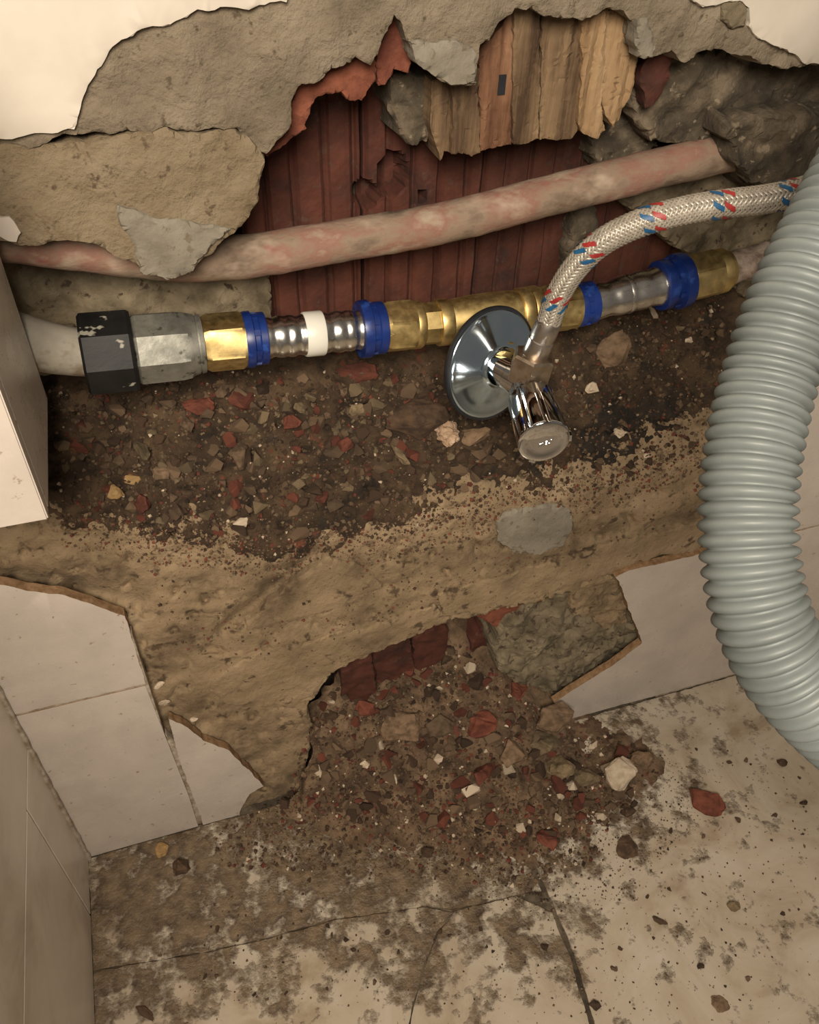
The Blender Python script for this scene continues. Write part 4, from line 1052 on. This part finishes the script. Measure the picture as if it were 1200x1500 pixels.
HEAPP = [(470, 1020), (560, 970), (680, 940), (740, 1000), (820, 1060), (930, 1090), (930, 1180), (800, 1240), (640, 1220), (480, 1200), (400, 1215)]
FLOORP = [(700, 1200), (860, 1150), (1000, 1080), (1180, 1130), (1190, 1300), (1100, 1480), (820, 1490), (640, 1470), (300, 1480), (200, 1400), (340, 1290)]
def scatter(poly, n, rmin, rmax, fn):
    xs = [p[0] for p in poly]; ys = [p[1] for p in poly]; c = 0
    while c < n:
        q = (rnd.uniform(min(xs), max(xs)), rnd.uniform(min(ys), max(ys)))
        if not inside(q, poly): continue
        fn(q[0], q[1], rmin + (rmax - rmin) * rnd.random() ** 1.9); c += 1
def pick(opts):
    t = rnd.random() * sum(o[0] for o in opts)
    for o in opts:
        t -= o[0]
        if t <= 0: return o
    return opts[-1]
OL = [(5, st_grey, 'grey_crumb', 'grey mortar crumb', 'grey crumbs on the soil ledge'),
      (2, st_red, 'brick_crumb', 'red brick crumb', 'red crumbs on the soil ledge'),
      (3, st_dark, 'dark_crumb', 'dark crumb', 'dark crumbs on the soil ledge'),
      (1.4, st_olive, 'tan_crumb', 'tan crumb', 'tan crumbs on the soil ledge')]
def where(kind, x, y):
    def col(tab):
        for lim, t in tab:
            if x < lim: return t
        return tab[-1][1]
    def row(a, b, names):
        return names[0] if y < a else names[1] if y < b else names[2]
    if kind == 'ledge':
        l = lerp_tab(LIP, x)
        return 'on the soil ' + row(l - 135, l - 65, ('close under', 'midway below', 'far below')) + ' ' + col(
            ((190, 'the black collar'), (300, 'the steel coupling'), (385, 'the left brass nut'), (460, 'the white band'), (560, 'the second blue ring'), (650, 'the middle brass nut'), (2000, 'the rosette')))
    if kind == 'right':
        return 'in dark soil ' + row(540, 610, ('high', 'midway', 'low')) + ' ' + col(((920, 'right of the chrome knob'), (980, 'below the right steel sleeve'), (2000, 'beside the grey hose')))
    if kind == 'heap':
        return 'on the heap ' + row(1060, 1130, ('in the hole', 'at mid slope', 'at its foot')) + ', ' + col(
            ((500, 'by the left tile fragment'), (600, 'under the left bricks'), (700, 'beside the flat brick slab'), (800, 'by the olive stones'), (2000, 'round the pale block')))
    return 'on the floor ' + col(((420, 'left of cracks'), (640, 'left of the long crack'), (800, 'between crack and joint'), (940, 'just right of the joint'), (1050, 'below the lone red shard'), (2000, 'at the far right'))) + ', ' + row(1260, 1370, ('near the wall', 'midway', 'near the bottom'))
def put(opts, kind):
    def f(x, y, r):
        o = pick(opts)
        big = 'larger' if r > 8.5 else 'small' if r > 6 else 'tiny'
        if kind == 'floor': big = 'larger' if r > 4 else 'small' if r > 2.6 else 'tiny'
        crumb(o[2], x, y, r, o[1], big + ' ' + o[3] + ' ' + where(kind, x, y), o[4])
    return f
scatter(LEDGE, 430, 5, 18, put(OL, 'ledge'))
OR = [(2, st_grey, 'grey_crumb', 'grey mortar crumb', 'grey crumbs right of the valve'),
      (4, st_dark, 'dark_crumb', 'dark crumb', 'dark crumbs right of the valve')]
scatter(LEDGE_R, 80, 4, 11, put(OR, 'right'))
OH = [(5, st_grey, 'grey_crumb', 'grey mortar crumb', 'grey crumbs on the lower heap'),
      (2, st_red, 'brick_crumb', 'red brick crumb', 'red crumbs on the lower heap'),
      (3, st_dark, 'dark_crumb', 'dark crumb', 'dark crumbs on the lower heap'),
      (1, st_pale, 'pale_crumb', 'pale crumb', 'pale crumbs on the lower heap')]
scatter(HEAPP, 330, 5, 17, put(OH, 'heap'))
OF = [(5, st_dark, 'dark_crumb', 'dark grit speck', 'dark grit on the floor'),
      (2, st_grey, 'brown_crumb', 'brown grit speck', 'brown grit on the floor')]
scatter(FLOORP, 110, 1.8, 6, put(OF, 'floor'))

# fine grit: thousands of tiny grains, one object per place
def grit(name, polys, material_list, label, seed, rmin=0.8, rmax=2.6):
    r = random.Random(seed); V = []; Fc = []; FM = []
    O8 = [(1, 0, 0), (-1, 0, 0), (0, 1, 0), (0, -1, 0), (0, 0, 1), (0, 0, -1)]
    T8 = [(0, 2, 4), (2, 1, 4), (1, 3, 4), (3, 0, 4), (2, 0, 5), (1, 2, 5), (3, 1, 5), (0, 3, 5)]
    wts = [mw for mw, _ in material_list]
    for poly, n in polys:
        xs = [p[0] for p in poly]; ys = [p[1] for p in poly]; c = 0
        while c < n:
            q = (r.uniform(min(xs), max(xs)), r.uniform(min(ys), max(ys)))
            if not inside(q, poly): continue
            c += 1
            p, nrm = hit(*q); s = (rmin + (rmax - rmin) * r.random() ** 2.5) * pxmm(p)
            b0 = len(V); R3 = Matrix.Rotation(r.uniform(0, 6.28), 3, Vector((r.gauss(0, 1), r.gauss(0, 1), r.gauss(0, 1))).normalized())
            for o8 in O8: V.append(p + nrm * s * 0.2 + R3 @ (Vector(o8) * s * r.uniform(0.6, 1.2)))
            k = r.choices(range(len(wts)), wts)[0]
            for t in T8: Fc.append(tuple(b0 + i for i in t)); FM.append(k)
    o = mesh_obj(name, V, Fc, None, None, smooth=False, mats=[mm for _, mm in material_list], fmat=FM)
    return tag(o, label, 'grit', kind='stuff')
LEDGE_ALL = [(70, 560), (300, 545), (640, 530), (900, 465), (1060, 430), (1060, 560), (1020, 670), (900, 715), (760, 735), (600, 780), (430, 820), (250, 800), (90, 765)]
grit('soil_grit', [(LEDGE_ALL, 6500)], [(4, st_grey), (4, st_dark), (1.2, st_red), (1.0, st_olive), (0.25, st_pale)], 'fine grit covering the soil ledge below the pipes', 1, 1.2, 5.0)
grit('heap_grit', [(HEAPP, 4200), ([(300, 1225), (450, 1150), (700, 1180), (900, 1180), (880, 1260), (760, 1300), (520, 1280), (330, 1270)], 1800)], [(4, st_grey), (4, st_dark), (1.2, st_red), (1.0, st_olive), (0.4, st_pale)], 'fine grit covering the lower heap', 2, 1.2, 5.0)
FL2 = [(640, 1220), (860, 1130), (960, 1090), (1040, 1180), (900, 1330), (780, 1340), (640, 1290)]
grit('floor_grit', [(FLOORP, 700), (FL2, 900)], [(4, st_dark), (2, st_grey)], 'fine dark grit sprinkled over the marble floor', 3, 0.8, 2.6)
grit('face_grit', [([(200, 800), (450, 790), (700, 745), (1030, 680), (1030, 780), (700, 880), (450, 990), (260, 960)], 900), ([(90, 755), (250, 770), (430, 790), (600, 755), (760, 715), (900, 690), (1030, 640), (1030, 690), (900, 740), (760, 770), (600, 815), (430, 850), (250, 830), (90, 800)], 2600)], [(3, st_dark), (2, st_grey), (1, st_red)], 'fine crumbs clinging to the mortar face below the soil ledge', 4, 0.8, 3.6)
